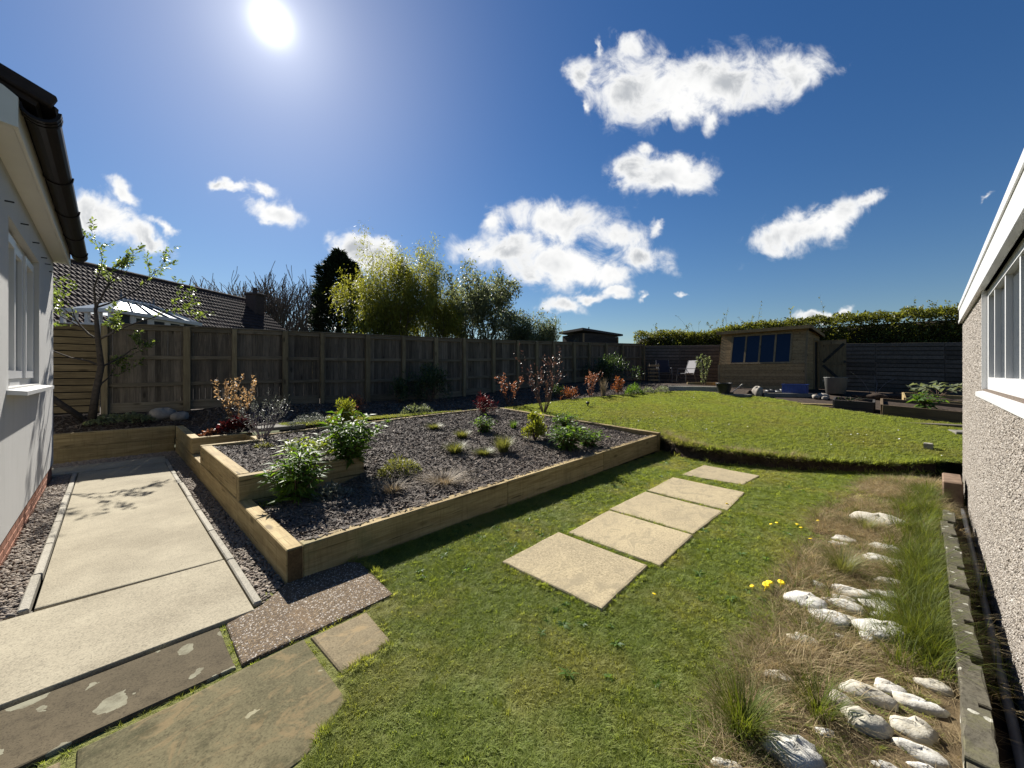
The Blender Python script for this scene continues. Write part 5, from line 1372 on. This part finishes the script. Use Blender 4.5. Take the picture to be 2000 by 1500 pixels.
def stone_mesh(g, a, b, c, n1=10, n2=7):
    v = []; ph = g.uniform(0, 6.28, 8); am = g.uniform(.04, .13, 8)
    for i in range(n2+1):
        th = math.pi*i/n2
        for k in range(n1):
            az = 2*math.pi*k/n1
            s = 1+am[0]*math.sin(2*az+ph[0])+am[1]*math.sin(3*az+ph[1]+th)+am[2]*math.sin(5*az+ph[2]+2*th)+am[3]*math.cos(3*th+ph[3])*math.sin(az+ph[4])
            e = lambda u: math.copysign(abs(u)**.8, u)
            v.append((a*s*e(math.sin(th))*math.cos(az), b*s*e(math.sin(th))*math.sin(az), c*s*e(math.cos(th))))
    f = [(i*n1+k, (i+1)*n1+k, (i+1)*n1+(k+1)%n1, i*n1+(k+1)%n1) for i in range(n2) for k in range(n1)]
    m = MB().add(v, f).mesh('stone', True); return m
def rock(name, label, x, y, z, a, b, c, rz, mat, seed, cat='stone', group=None, sink=.3):
    o = obj(name, stone_mesh(rng(seed), a, b, c, 14, 9), mat, None, (x, y, z+c*(1-2*sink)), (0, 0, rz))
    return tag(o, label, cat, group)
def tub():
    x, y, z = gp(1414, 770); t = thing('black_tub', 'round black plastic tub at the lawn edge left of the potting shed', 'tub', (x, y, z))
    obj('tub_body', MB().lathe([(.14,-.02),(.2,.16),(.23,.33),(.245,.34),(.22,.33),(.19,.16),(.01,.14)], 20).mesh('tub', True), M_BLACK, t, (0,0,0), local=True)
    obj('rim', MB().lathe([(.235,.335),(.25,.345),(.25,.36),(.225,.36),(.225,.335)], 20).mesh('rim', True), M_BLACK, t, (0,0,0), local=True)
    x, y, z = gp(1428, 769); t = thing('garden_tool', 'garden tool with a pale grip propped beside the black tub', 'tool', (x, y, z))
    e = RGT*.42+FWD*.1
    obj('shaft', MB().tube([(0,0,.02),(e.x*.8,e.y*.8,.24)], .012, 6).mesh('shaft'), M_METAL, t, (0,0,0), local=True)
    obj('grip', MB().tube([(e.x*.8,e.y*.8,.24),(e.x,e.y,.30)], .022, 6).mesh('grip'), M_EDGE, t, (0,0,0), local=True)
    obj('tool_head', MB().cbox(.2,.1,.05,.01).mesh('head'), M_BLACK, t, (0,0,.025), local=True)
tub()
def crate():
    x, y, z = gp(1553, 771); z = max(z, .93); t = thing('blue_crate', 'dark blue plastic crate in front of the potting shed', 'crate', (x, y, z+.0), R(-92))
    a, b, h = .30, .2, .26
    def P(n_, mb): obj(n_, mb.mesh(n_), M_BLUE, t, (0,0,0), local=True)
    P('base', MB().box((-a,-b,0),(a,b,.02)))
    for s in (-1,1):
        P('side', MB().box((-a,s*b-.008,.02),(a,s*b+.008,h))); P('side', MB().box((s*a-.008,-b+.009,.02),(s*a+.008,b-.009,h)))
        for k in range(6): P('rib', MB().box((-a+.05+k*.1-.008,s*b-.018,.02),(-a+.05+k*.1+.008,s*b+.018,h-.02)))
    P('rim', MB().box((-a-.025,-b-.025,h),(a+.025,-b+.012,h+.025)).box((-a-.025,b-.012,h),(a+.025,b+.025,h+.025)).box((-a-.025,-b+.012,h),(-a+.012,b-.012,h+.025)).box((a-.012,-b+.012,h),(a+.025,b-.012,h+.025)))
crate()
x, y, z = gp(1480, 771); rock('pale_stone', 'rounded pale stone by the lawn edge before the potting shed', x, y, z+.02, .19, .15, .16, .3, M_ROCK, 201)
x, y, z = gp(1438, 773); tag(slab_poly('paving_slab', M_GREYSLAB, [(x-.25,y-.35),(x+.2,y-.4),(x+.25,y+.35),(x-.2,y+.4)], z-.02, z+.05, None, 202, .006), 'flat grey slab lying at the lawn edge right of the black tub', 'paving slab')
g = rng(203)
for k, (px, lb) in enumerate([(1462,'dark clod of turf left of the pale stone by the shed'),(1500,'dark plant pot tray between pale stone and blue crate'),(1520,'small dark pot tray just left of the blue crate')]):
    x, y, z = gp(px, 770); rock('seed_tray', lb, x+.25, y, z+.02, .2, .13, .08, .4, M_SOIL if k == 0 else M_BLACK, 204+k, 'clod' if k == 0 else 'tray')
def bin_():
    x, y, z = gp(1630, 772); x, y = x+.4, y; z = zup1(x, y); t = thing('grey_bin', 'grey plastic dustbin in front of the open shed door', 'bin', (x, y, z))
    obj('bin_body', MB().lathe([(.20,0),(.25,.02),(.29,.5),(.31,.52),(.28,.5),(.22,.04),(.01,.03)], 20).mesh('bin', True), M_BIN, t, (0,0,0), local=True)
    for s in (-1,1): obj('handle', MB().box((-.06,s*.30-.02,.38),(.06,s*.30+.02,.42)).mesh('handle'), M_BIN, t, (0,0,0), local=True)
bin_()
for k, (px, py, a) in enumerate([(1593,777,.12),(1606,776,.15),(1612,779,.09)]):
    x, y, z = gp(px, py); rock('rubble', 'small pale broken stones heaped below the open shed door', x, y, z, a, a*.7, a*.55, k*1.3, M_ROCK, 210+k, 'stone', 'pale rubble by the shed door')
for k, (px, py, a, lb) in enumerate([(1700,779,.42,'long dark stone at the foot of the slatted fence'),(1745,779,.3,'round dark stone right of the long dark one by the slatted fence'),(1790,781,.32,'dark stone behind the planter of the vegetable beds')]):
    x, y, z = gp(px, py); rock('dark_stone', lb, x+.3, y, z, .2, a, .1, 0, M_SOIL, 214+k)
for (x, y, a, lb) in ((.75,10.9,.22,'pale stone lying in the shaded left border below the fence'),(1.02,10.75,.16,'smaller pale stone beside the first one in the shaded left border')):
    rock('border_stone', lb, x, y, zup1(x,y), a, a*.7, a*.6, .4, M_ROCK, int(x*100))
# vegetable beds
def veg_bed(name, label, x0, x1, y0, y1, h, mat=M_SLEEPER):
    t = thing(name, label, 'raised bed', (x0, y0, 0)); th = .05
    for (a, b, c, d) in ((x0,y1,x0,y0),(x1,y1,x1,y0),(x0+.03,y0,x1-.03,y0),(x0+.03,y1,x1-.03,y1)):
        L = math.hypot(c-a, d-b); mx, my = (a+c)/2, (b+d)/2; z0 = min(zup1(a,b), zup1(c,d)); z1 = max(zup1(a,b), zup1(c,d))
        rise = math.atan2((zup1(c,d)-zup1(a,b)), L)
        piece('plank', t, mat, (mx, my, (zup1(a,b)+zup1(c,d))/2+h/2-.02), (L, th, h+.04), (0, -rise, math.atan2(d-b, c-a)), .005)
    n = 12; X, Y = np.meshgrid(np.linspace(x0+.02, x1-.02, n), np.linspace(y0, y1, n)); Z = zup(X, Y)+h-.07+.02*vnoise(X, Y, 6)
    i = np.arange(n*n).reshape(n, n); f = np.column_stack([i[:-1,:-1].ravel(), i[:-1,1:].ravel(), i[1:,1:].ravel(), i[1:,:-1].ravel()])
    obj('soil', mesh_np('soil', np.column_stack([X.ravel(), Y.ravel(), Z.ravel()]), f, True), M_SOIL, t)
M_DKPLANK = wood('dark_bed_plank', (.14,.10,.06), (.07,.05,.03), 0, .85)
veg_bed('vegetable_bed', 'front vegetable bed edged with a long timber plank beside the lawn', 12.5, 13.6, -.02, -3.2, .25, M_DKPLANK)
veg_bed('vegetable_bed', 'rear vegetable bed with pale plank edges behind the front one', 14.1, 15.3, -.45, -3.2, .24)
veg_bed('planter', 'small dark planter box at the left of the vegetable beds', 12.95, 13.5, .88, .12, .22, M_DARKSHED)
x, y, z = gp(1790, 829); tag(piece('plank', None, wood('grey_plank', (.22,.19,.15), (.13,.11,.085), 0, .85), (x+.12, y-.05, z+.012), (1.5,.2,.035), (0,0,R(-83)), .005), 'weathered plank lying on the grass before the front vegetable bed', 'plank')
x, y, z = gp(1874, 848); tag(piece('paving_slab', None, M_GREYSLAB, (x+.1, y-.1, z+.02), (.4,.4,.07), (0,0,.2), .01), 'grey slab on the upper lawn close to the garage corner', 'paving slab')
x, y, z = gp(1660, 790); tag(piece('plank', None, M_SLEEPER, (13.15, 1.2, zup1(13.15,1.2)+.03), (.75,.2,.05), (0,0,R(-80)), .006), 'pale plank lying left of the dark planter', 'plank')
x, y, z = gp(1813, 877); tag(slab_poly('concrete_stub', M_EDGE, [(x-.06,y-.05),(x+.05,y-.06),(x+.06,y+.05),(x-.05,y+.06)], z-.1, z+.10, None, 230, .003, .012, .05), 'short square concrete stub standing in the upper lawn', 'stub')
def stake():
    x, y, z = gp(1148, 795); t = thing('lawn_sprinkler', 'small dark sprinkler head standing in the upper lawn', 'sprinkler', (x, y, z))
    obj('spike', MB().tube([(0,0,-.03),(0,0,.1)], .02, 8).mesh('spike'), M_BLACK, t, (0,0,0), local=True)
    obj('head', MB().lathe([(.03,.08),(.05,.1),(.045,.14),(.01,.15)], 10).mesh('head', True), M_BLACK, t, (0,0,0), local=True)
stake()

# ------------------------------------------------------------------ white stones beside the garage edging
STONES = [(1715,1012,66,30,'flat white slab of stone at the far end of the stone bed beside long grass'),
 (1648,1050,34,13,'small buff stone half lost in straw left of the far white slab'),(1640,1060,26,10,'thin buff stone just below the small buff one in the straw'),
 (1728,1066,40,17,'white stone below the far flat slab, first of a tight pair'),(1752,1074,26,13,'small white stone tucked right of the first one below the far slab'),
 (1712,1087,40,18,'oval white stone sitting in brown grass below the tight pair'),(1758,1098,40,20,'white stone half hidden in the long grass below the tight pair'),
 (1742,1132,44,14,'narrow white stone under the overhanging long grass'),
 (1601,1140,20,16,'small broken white stone above the big egg shaped one'),
 (1576,1170,54,36,'big egg shaped white stone nearest the dandelions'),
 (1662,1152,50,25,'smooth white oval stone at the top of the middle cluster'),(1645,1164,32,13,'small flat white stone tucked below the smooth oval'),
 (1706,1167,40,13,'slim white stone with dark underside right of the smooth oval'),(1738,1157,58,17,'long pale stone at the upper right of the middle cluster'),
 (1656,1178,46,24,'grey shaded round stone in the middle of the cluster'),(1732,1182,80,20,'long bright white stone lying level in the middle cluster'),
 (1622,1202,54,30,'white oval stone with faint dark veins below the egg shaped one'),(1718,1197,24,15,'small white stone above the large speckled one'),
 (1672,1210,40,20,'white stone touching the left end of the large speckled one'),(1722,1225,78,38,'large speckled white stone with pointed right end'),
 (1694,1238,22,26,'upright white sliver at the left foot of the large speckled stone'),
 (1572,1246,44,22,'white stone half sunk in green grass left of the straw'),(1633,1236,24,10,'small pale stone showing through straw above the brown patch'),
 (1522,1316,54,30,'pale white stone half covered by straw beside the fine green tuft'),
 (1641,1362,52,40,'cream stone in shadow right of the dark straw'),(1692,1346,82,46,'large mottled yellowish stone in the near cluster'),
 (1737,1336,50,34,'grey white stone behind the mottled yellowish one'),(1795,1368,80,36,'long white stone streaked by straw near the concrete edging'),
 (1828,1334,58,30,'pale stone covered by arching straw beside the concrete edging'),
 (1692,1402,72,56,'tall rounded bright white stone in the near cluster'),(1788,1416,76,50,'bluish white rounded stone with a veined top'),
 (1610,1426,30,22,'small cream stone left of the tall rounded white one'),
 (1552,1462,112,74,'very large smooth white boulder at the bottom near the tuft'),
 (1800,1464,78,40,'broad white stone half under straw below the bluish one'),(1422,1490,54,32,'cream stone at the bottom edge under the fine tuft'),
 (1735,1496,50,24,'white stone at the bottom edge right of the very large boulder'),(1810,1498,50,24,'white stone at the bottom edge nearest the concrete edging'),
 (1585,1215,16,9,'tiny white stone in grass beside the veined oval'),(1665,1385,26,14,'small stone wedged between the cream and the tall rounded white stone'),
 (1618,1168,22,12,'little stone between the egg shaped and grey round ones')]
SPOS = []
for i, (px, py, w, h, lb) in enumerate(STONES):
    g = rng(300+i); x, y = G(px, py+h*.25); d = Vector((x, y, 0)).dot(FWD); a = w*d/751/2*(1.16 if py < 1260 else 1.0)
    asp = h/w; el = math.atan2(EYE, d)
    # half depth and half height that give the seen outline from a natural lying stone
    c = min(a*.6, .5*h*d/751*.7); b = min(a*1.1, max(a*.45, h*d/751/2/max(.25, math.sin(el))*(.85 if py < 1260 else .62)))
    rz = math.atan2(RGT.y, RGT.x)+math.atan2(px-1000, 751)*-.4-.25+g.normal()*.12
    rock('white_stone', lb, x, y, zlow(x, y)+.0, a, b, c, rz, M_WSTONE, 400+i, 'stone', 'white stones beside the concrete edging', .22 if py < 1260 else .36)
    SPOS.append((x, y, max(a, b)))

# ------------------------------------------------------------------ grass, gravel, mulch
def thin(x, y, full, power=1.0):
    """keep fewer where they show smaller"""
    d = np.maximum(.5, x*FWD.x+y*FWD.y); return np.clip((full/d)**power, 0, 1)
def blades(seed, n, r, h, w, flop, seg=2, root=.9): return tuft_mesh(rng(seed), n, r, h, w, flop, seg, root)
variants('turf', [blades(500+i, 30, .033, .031, .0042, .85) for i in range(6)], M_GRASS)
variants('turf_far', [blades(510+i, 20, .05, .040, .0065, .6, 2) for i in range(5)], M_GRASSFAR)
def up_rot(n, g, tilt=.15): return np.column_stack([g.normal(0,tilt,n), g.normal(0,tilt,n), g.uniform(0,6.283,n)])
STONES_P = [[(2.19,2.21),(2.97,2.23),(2.94,1.33),(2.19,1.30)],[(3.03,2.16),(3.83,2.18),(3.79,1.27),(3.0,1.26)],[(3.87,2.20),(4.76,2.19),(4.68,1.25),(3.82,1.28)],[(4.82,2.19),(5.70,2.20),(5.61,1.25),(4.74,1.23)],[(5.93,2.17),(6.82,2.12),(6.68,1.30),(5.98,1.36)]]
PATIO = [(-.3,3.2),(.95,3.2),(1.40,3.14),(1.44,3.02),(1.39,2.47),(1.16,2.42),(1.14,2.0),(.83,1.95),(.79,1.80),(.55,1.62),(.5,1.56),(-.3,1.52)]
STRAWZ = [G(1700,938), G(1600,1000), G(1555,1075), G(1530,1140), G(1500,1230), G(1465,1285), G(1425,1345), G(1390,1420), G(1365,1520), (1.7,-.24), (8.2,-.62), (8.0,-.3)]
LAWN_LOW = [(.35,-.3)] + [(x, EDGE_Y(x)+.06) for x in (2,4,6,8)] + [(8.3,-.3)] + [(x-.05, y) for x, y in reversed(LIP[:-1])] + [(7.3,3.12),(.6,3.12)]
g = rng(520)
x, y = fill(LAWN_LOW, 4600, 521, STONES_P+[PATIO])
sz = in_poly(STRAWZ, x, y)
k = g.random(len(x)) < np.where(sz, .10, 1.0)*thin(x, y, 3.2, .9)*np.clip(.72+.35*vnoise(x, y, 2.5)+.3*vnoise(x, y+7, 7.0), .25, 1)
x, y = x[k], y[k]; n = len(x)
hs = (.85+.3*vnoise(x, y, 1.7)+.28*vnoise(x+4, y, 6.5))*g.uniform(.6,1.4,n)
S = np.column_stack([np.ones(n)*1.05, np.ones(n)*1.05, hs])*np.clip(.85+.08*(x*FWD.x+y*FWD.y-2), .85, 1.3)[:,None]
scatter('lawn_grass', 'turf', np.column_stack([x, y, zlow(x, y)]), up_rot(n, g), S, 1)
x, y = fill(UPPER, 1250, 522); k = g.random(len(x)) < thin(x, y, 8.5, .7); x, y = x[k], y[k]; n = len(x)
scatter('lawn_grass', 'turf_far', np.column_stack([x, y, zup(x, y)-.004]), up_rot(n, g), np.column_stack([np.ones(n), np.ones(n), (.9+.3*vnoise(x, y, 1.3))*g.uniform(.75,1.2,n)]), 2)
# flat weeds and clover in the lower turf
def rosette(seed):
    g = rng(seed); n = 9; a = np.arange(n)*2.4; v, f = leaf_arrays(np.zeros((n,3))+np.array([0,0,.012]), np.column_stack([np.cos(a), np.sin(a), g.uniform(.1,.6,n)]), g.uniform(.03,.06,n), g.uniform(.010,.018,n), .3, .15, g)
    return mesh_np('rosette', v, f, True)
variants('rosettes', [rosette(515+i) for i in range(4)], L_EUPH)
x, y = fill(LAWN_LOW, 26, 516, STONES_P+[PATIO]); k = (~in_poly(STRAWZ, x, y)) & (vnoise(x, y, 1.6) > .05); x, y = x[k], y[k]; n = len(x)
scatter('lawn_weeds', 'rosettes', np.column_stack([x, y, zlow(x, y)+.006]), up_rot(n, g, .15), g.uniform(.6,1.2,n), 16)
# turf hanging over the cut bank, and tufts at its foot
P = []; 
for p in BANK:
    for k in range(5): P.append((p.x+g.uniform(-.03,.05), p.y+g.normal()*.03, zup1(p.x, p.y)-.01))
    if g.random() < .9: P.append((p.x-.06-g.random()*.05, p.y+g.normal()*.03, 0))
P = np.array(P); n = len(P); rt = up_rot(n, g, .3); rt[:,1] -= .35
scatter('bank_grass', 'turf_far', P, rt, g.uniform(.8,1.7,n), 3)
LIPSTRAW = [p for p in BANK if p.y > .9]
P = []
for poly, (lo, hi) in [(q, (.2, 1)) for q in STONES_P]+[([(.455,2.44),(1.36,2.44),(1.41,3.05),(1.36,3.12),(.95,3.2)], (0, 1)), ([(1.12,2.42),(1.12,2.02),(.81,1.99)], (0,1)), ([(.775,2.0),(.765,1.82),(.54,1.66)], (0,1))]:
    m_ = len(poly); cx = sum(p[0] for p in poly)/m_; cy = sum(p[1] for p in poly)/m_
    for i in range(m_ if lo else m_-1):
        a, b = Vector(poly[i]), Vector(poly[(i+1) % m_])
        if not lo and i == 0: continue
        for k in range(int((b-a).length*95)):
            p = a.lerp(b, g.random()); o = (p-Vector((cx, cy))).normalized()*(.008+abs(g.normal())*.02)
            if g.random() < .35+.6*float(vnoise(p.x, p.y, 5)+.4): P.append((p.x+o.x, p.y+o.y, .004))
P = np.array(P); n = len(P); scatter('edge_grass', 'turf', P, up_rot(n, g, .35), g.uniform(.45,.95,n), 13)
# long grass against the edging
variants('long', [tuft_mesh(rng(530+i), 60, .24, .30, .0046, .85, 4, .3) for i in range(6)], M_LONGGRASS)
variants('straw', [tuft_mesh(rng(540+i), 44, .085, .045, .0024, 1.15, 3, 1.1) for i in range(6)], M_STRAW)
n = 190; x = np.concatenate([g.uniform(3.0,7.3,n), g.uniform(2.9,4.6,70)]); n = len(x)
y = EDGE_Y(x)+.05+np.abs(g.normal(0,.12,n))
rt = np.column_stack([np.abs(g.normal(.0,.2,n))*-1, g.normal(0,.18,n), g.uniform(-.8,.8,n)])
scatter('long_grass', 'long', np.column_stack([x, y, zlow(x, y)]), np.column_stack([g.normal(-.22,.2,n), g.normal(.0,.2,n), g.uniform(0,6.28,n)]), g.uniform(.42,.85,n), 4)
x, y = fill(STRAWZ, 1300, 531)
far = np.ones(len(x), bool)
for (a, b, r) in SPOS: far &= np.hypot(x-a, y-b) > r*1.12
far |= g.random(len(x)) < .05
k = far & (g.random(len(x)) < .55+.6*vnoise(x, y, 2.0)); x, y = x[k], y[k]; n = len(x)
scatter('dry_straw', 'straw', np.column_stack([x, y, zlow(x, y)-.003]), up_rot(n, g, .25), np.column_stack([g.uniform(.7,1.3,n)]*2+[g.uniform(.4,1.5,n)]), 5)
P = []
for p in LIPSTRAW:
    for k in range(4):
        o = g.uniform(-.02,.12); P.append((p.x+o, p.y+g.normal()*.03, zup1(p.x+.05, p.y)+.012 if o > 0 else zup1(p.x, p.y)-.03))
P = np.array(P); n = len(P); scatter('dry_bank_grass', 'straw', P, up_rot(n, g, .35), g.uniform(.5,1.1,n), 15)
x, y = fill(STRAWZ, 70, 533); k = vnoise(x, y, 1.9) > -.1; x, y = x[k], y[k]; n = len(x)
variants('weed', [tuft_mesh(rng(550+i), 24, .13, .12, .0035, .8, 3, .3) for i in range(4)], M_LONGGRASS)
scatter('straggling_grass', 'weed', np.column_stack([x, y, zlow(x, y)]), up_rot(n, g, .2), g.uniform(.5,1.2,n), 6)
region('stone_bed', [(a, b) for a, b in STRAWZ], .2, lambda x, y: zlow(x, y)+.004, M_STRAWSOIL, 12)
for (px, py, r, h, n_, lb, m_) in [(1450,1432,.20,.25,420,'dense tuft of fine green grass at the bottom left of the white stones',M_LONGGRASS),
     (1645,1118,.26,.24,380,'olive brown tuft of fine grass in the middle of the stone bed',L_OLIVE),(1690,1035,.2,.18,240,'dark tuft of grass below the far flat white slab',L_OLIVE),
     (1600,1395,.2,.2,200,'thin grassy tuft shading the cream stones',M_LONGGRASS)]:
    x, y = G(px, py); p_tuft('grass_tuft', lb, 'grass tuft', (x, y, 0), r, h, n_, m_, int(px), .0032, flop=.6)
for (px, py, z, lb) in [(1925,1345,-.2,'arching clump of broad grass in the trench between edging and garage'),(1912,1180,-.2,'smaller arching grass clump further along the trench'),(1880,985,-.1,'pale wispy grass clump at the far end of the trench')]:
    x, y = G(px, py, z); p_tuft('trench_grass', lb, 'grass tuft', (x, y, z), .36, .36, 40, M_LONGGRASS, int(px)+5, .008, flop=.9)
# moss and grass in the paving joints
JO = [((-.9,2.39),(.45,2.415),70),((.47,2.42),(.485,2.9),26),((.50,2.42),(1.35,2.43),34),((.785,2.38),(.79,2.0),26),((1.40,2.5),(1.42,3.0),12),((-.12,2.3),(-.12,1.65),14),((1.12,2.3),(1.1,2.05),14),((.55,1.62),(.78,1.80),24),((.5,1.6),(.2,1.58),20)]
P = []
for a, b, n_ in JO:
    for k in range(n_):
        u = g.random(); P.append((a[0]+(b[0]-a[0])*u+g.normal()*.008, a[1]+(b[1]-a[1])*u+g.normal()*.008, -.015))
P = np.array(P); n = len(P); scatter('joint_moss', 'turf', P, up_rot(n, g, .3), g.uniform(.25,.75,n), 7)
region('paving_bed', [(-1.8,1.5),(.55,1.5),(1.18,1.95),(1.45,2.4),(1.45,3.16),(.9,3.2),(-1.8,3.0)], .2, lambda x, y: np.full(np.shape(x), -.022)+.004*vnoise(x, y, 9), M_SOIL, 13)

def pebble_mesh(seed):
    return stone_mesh(rng(seed), 1, .72, .42, 7, 5)
variants('gravel', [pebble_mesh(560+i) for i in range(7)], M_GRAVEL)
x1_, y1_ = fill(GR_L, 3800, 561); x2_, y2_ = fill(GR_R, 3300, 562); x = np.concatenate([x1_, x2_]); y = np.concatenate([y1_, y2_]); n = len(x)
scatter('gravel', 'gravel', np.column_stack([x, y, -.008+g.uniform(0,.010,n)]), np.column_stack([g.normal(0,.35,n), g.normal(0,.35,n), g.uniform(0,6.28,n)]), g.lognormal(-4.35,.28,n), 8)
def chip_mesh(seed):
    g = rng(seed); l, w, h = 1, g.uniform(.14,.32), g.uniform(.04,.09); b = g.normal(0,.12,(8,3))*np.array([.6,w,h])
    v = np.array([(-1,-1,-1),(1,-1,-1),(1,1,-1),(-1,1,-1),(-1,-1,1),(1,-1,1),(1,1,1),(-1,1,1)], float)*np.array([l,w,h])+b
    return MB().add([tuple(p) for p in v], [(0,3,2,1),(4,5,6,7),(0,1,5,4),(1,2,6,5),(2,3,7,6),(3,0,4,7)]).mesh('chip')
variants('chips', [chip_mesh(570+i) for i in range(9)], M_MULCH)
x, y = fill(BED, 4200, 571); k = g.random(len(x)) < thin(x, y, 4.5, .6); x, y = x[k], y[k]; n = len(x)
scatter('bark_mulch', 'chips', np.column_stack([x, y, zmulch(x, y)+g.uniform(0,.018,n)]), np.column_stack([g.normal(0,.30,n), g.normal(0,.30,n), g.uniform(0,6.28,n)]), g.lognormal(-3.75,.32,n), 9)
n = 420; x = g.uniform(1.05, 7.3, n); y = 3.215+np.abs(g.normal(0,.018,n))*-1+.01; zt_ = np.interp(x, [1.0,3.2,5.35,7.36], [.25,.285,.315,.345])+.006
x2 = g.uniform(2.0, 7.3, 300); y2 = 7.56+np.abs(g.normal(0,.02,300)); z2 = np.interp(x2, [1.72,4.6,7.365], [.505,.57,.625])+.006
P = np.concatenate([np.column_stack([x, y, zt_]), np.column_stack([x2, y2, z2])]); n = len(P)
scatter('spilled_mulch', 'chips', P, np.column_stack([g.normal(0,.12,n), g.normal(0,.12,n), g.uniform(0,6.28,n)]), g.lognormal(-3.95,.3,n), 14)
BCH = [(-1.5,10.4),(1.05,10.2),(1.05,8.1),(2.2,8.3),(5,8.1),(7.8,7.7),(9.7,7.15),(11.3,6.4),(12.7,5.5),(13.6,4.9),(15,5.5),(15,8.6),(8,10.0),(1,11.2),(-1.5,11.5)]
x, y = fill(BCH, 520, 572); n = len(x)
scatter('border_mulch', 'chips', np.column_stack([x, y, zup(x, y)-.03+g.uniform(0,.02,n)]), np.column_stack([g.normal(0,.38,n), g.normal(0,.38,n), g.uniform(0,6.28,n)]), g.lognormal(-3.6,.3,n), 10)
# flowers in the turf
def flower(name, z, n=9):
    m = MB()
    m.lathe([(.001,z+.004),(.012,z+.006),(.019,z+.001),(.012,z-.003),(.001,z-.004)], n).tube([(0,0,0),(0,0,z)], .002, 4, False); return m.mesh(name)
fm = flower('dandelion', .05)
fm.materials.append(M_DANDE)
fl = [G(px, py) for px, py in [(1498,1153),(1492,1156),(1504,1151),(1523,1147),(1472,1152),(1518,1029),(1556,1031),(1585,1060),(1600,1023),(1275,1170),(1508,1032),(1565,1038),(1420,990)]]
DLAB = ['middle flower of the tight dandelion cluster left of the egg shaped stone','left flower of the tight dandelion cluster by the egg shaped stone','right flower of the tight dandelion cluster by the egg shaped stone',
 'dandelion just above and right of the tight cluster','small dandelion just left of the tight cluster','left dandelion of the pair in the grass beyond the straw edge','second small dandelion beyond the straw edge, nearer the stones',
 'dandelion at the straw edge below the far white slab','dandelion in the grass closest to the far white slab','lone dandelion near the corner of the nearest stepping stone','dandelion close behind the left one of the far pair','dandelion between the far pair and the straw','lone dandelion beside the fourth stepping stone']
for i, (x, y) in enumerate(fl):
    o = obj('dandelion', fm, None, None, (x, y, zlow(x, y)), (g.normal()*.2, g.normal()*.2, g.random()*6)); s = 1.25 if i < 4 else .8; o.scale = (s, s, s)
    tag(o, DLAB[i], 'flower', 'dandelions in the lower lawn')
dm = flower('daisy', .04, 7); dm.materials.append(M_DAISY); variants('daisies', [dm], M_DAISY)
x, y = fill(UPPER, 5, 581); k = vnoise(x, y, 1.1) > -.05; x, y = x[k], y[k]; n = len(x)
scatter('lawn_daisies', 'daisies', np.column_stack([x, y, zup(x, y)]), up_rot(n, g, .2), g.uniform(.4,.8,n), 11)
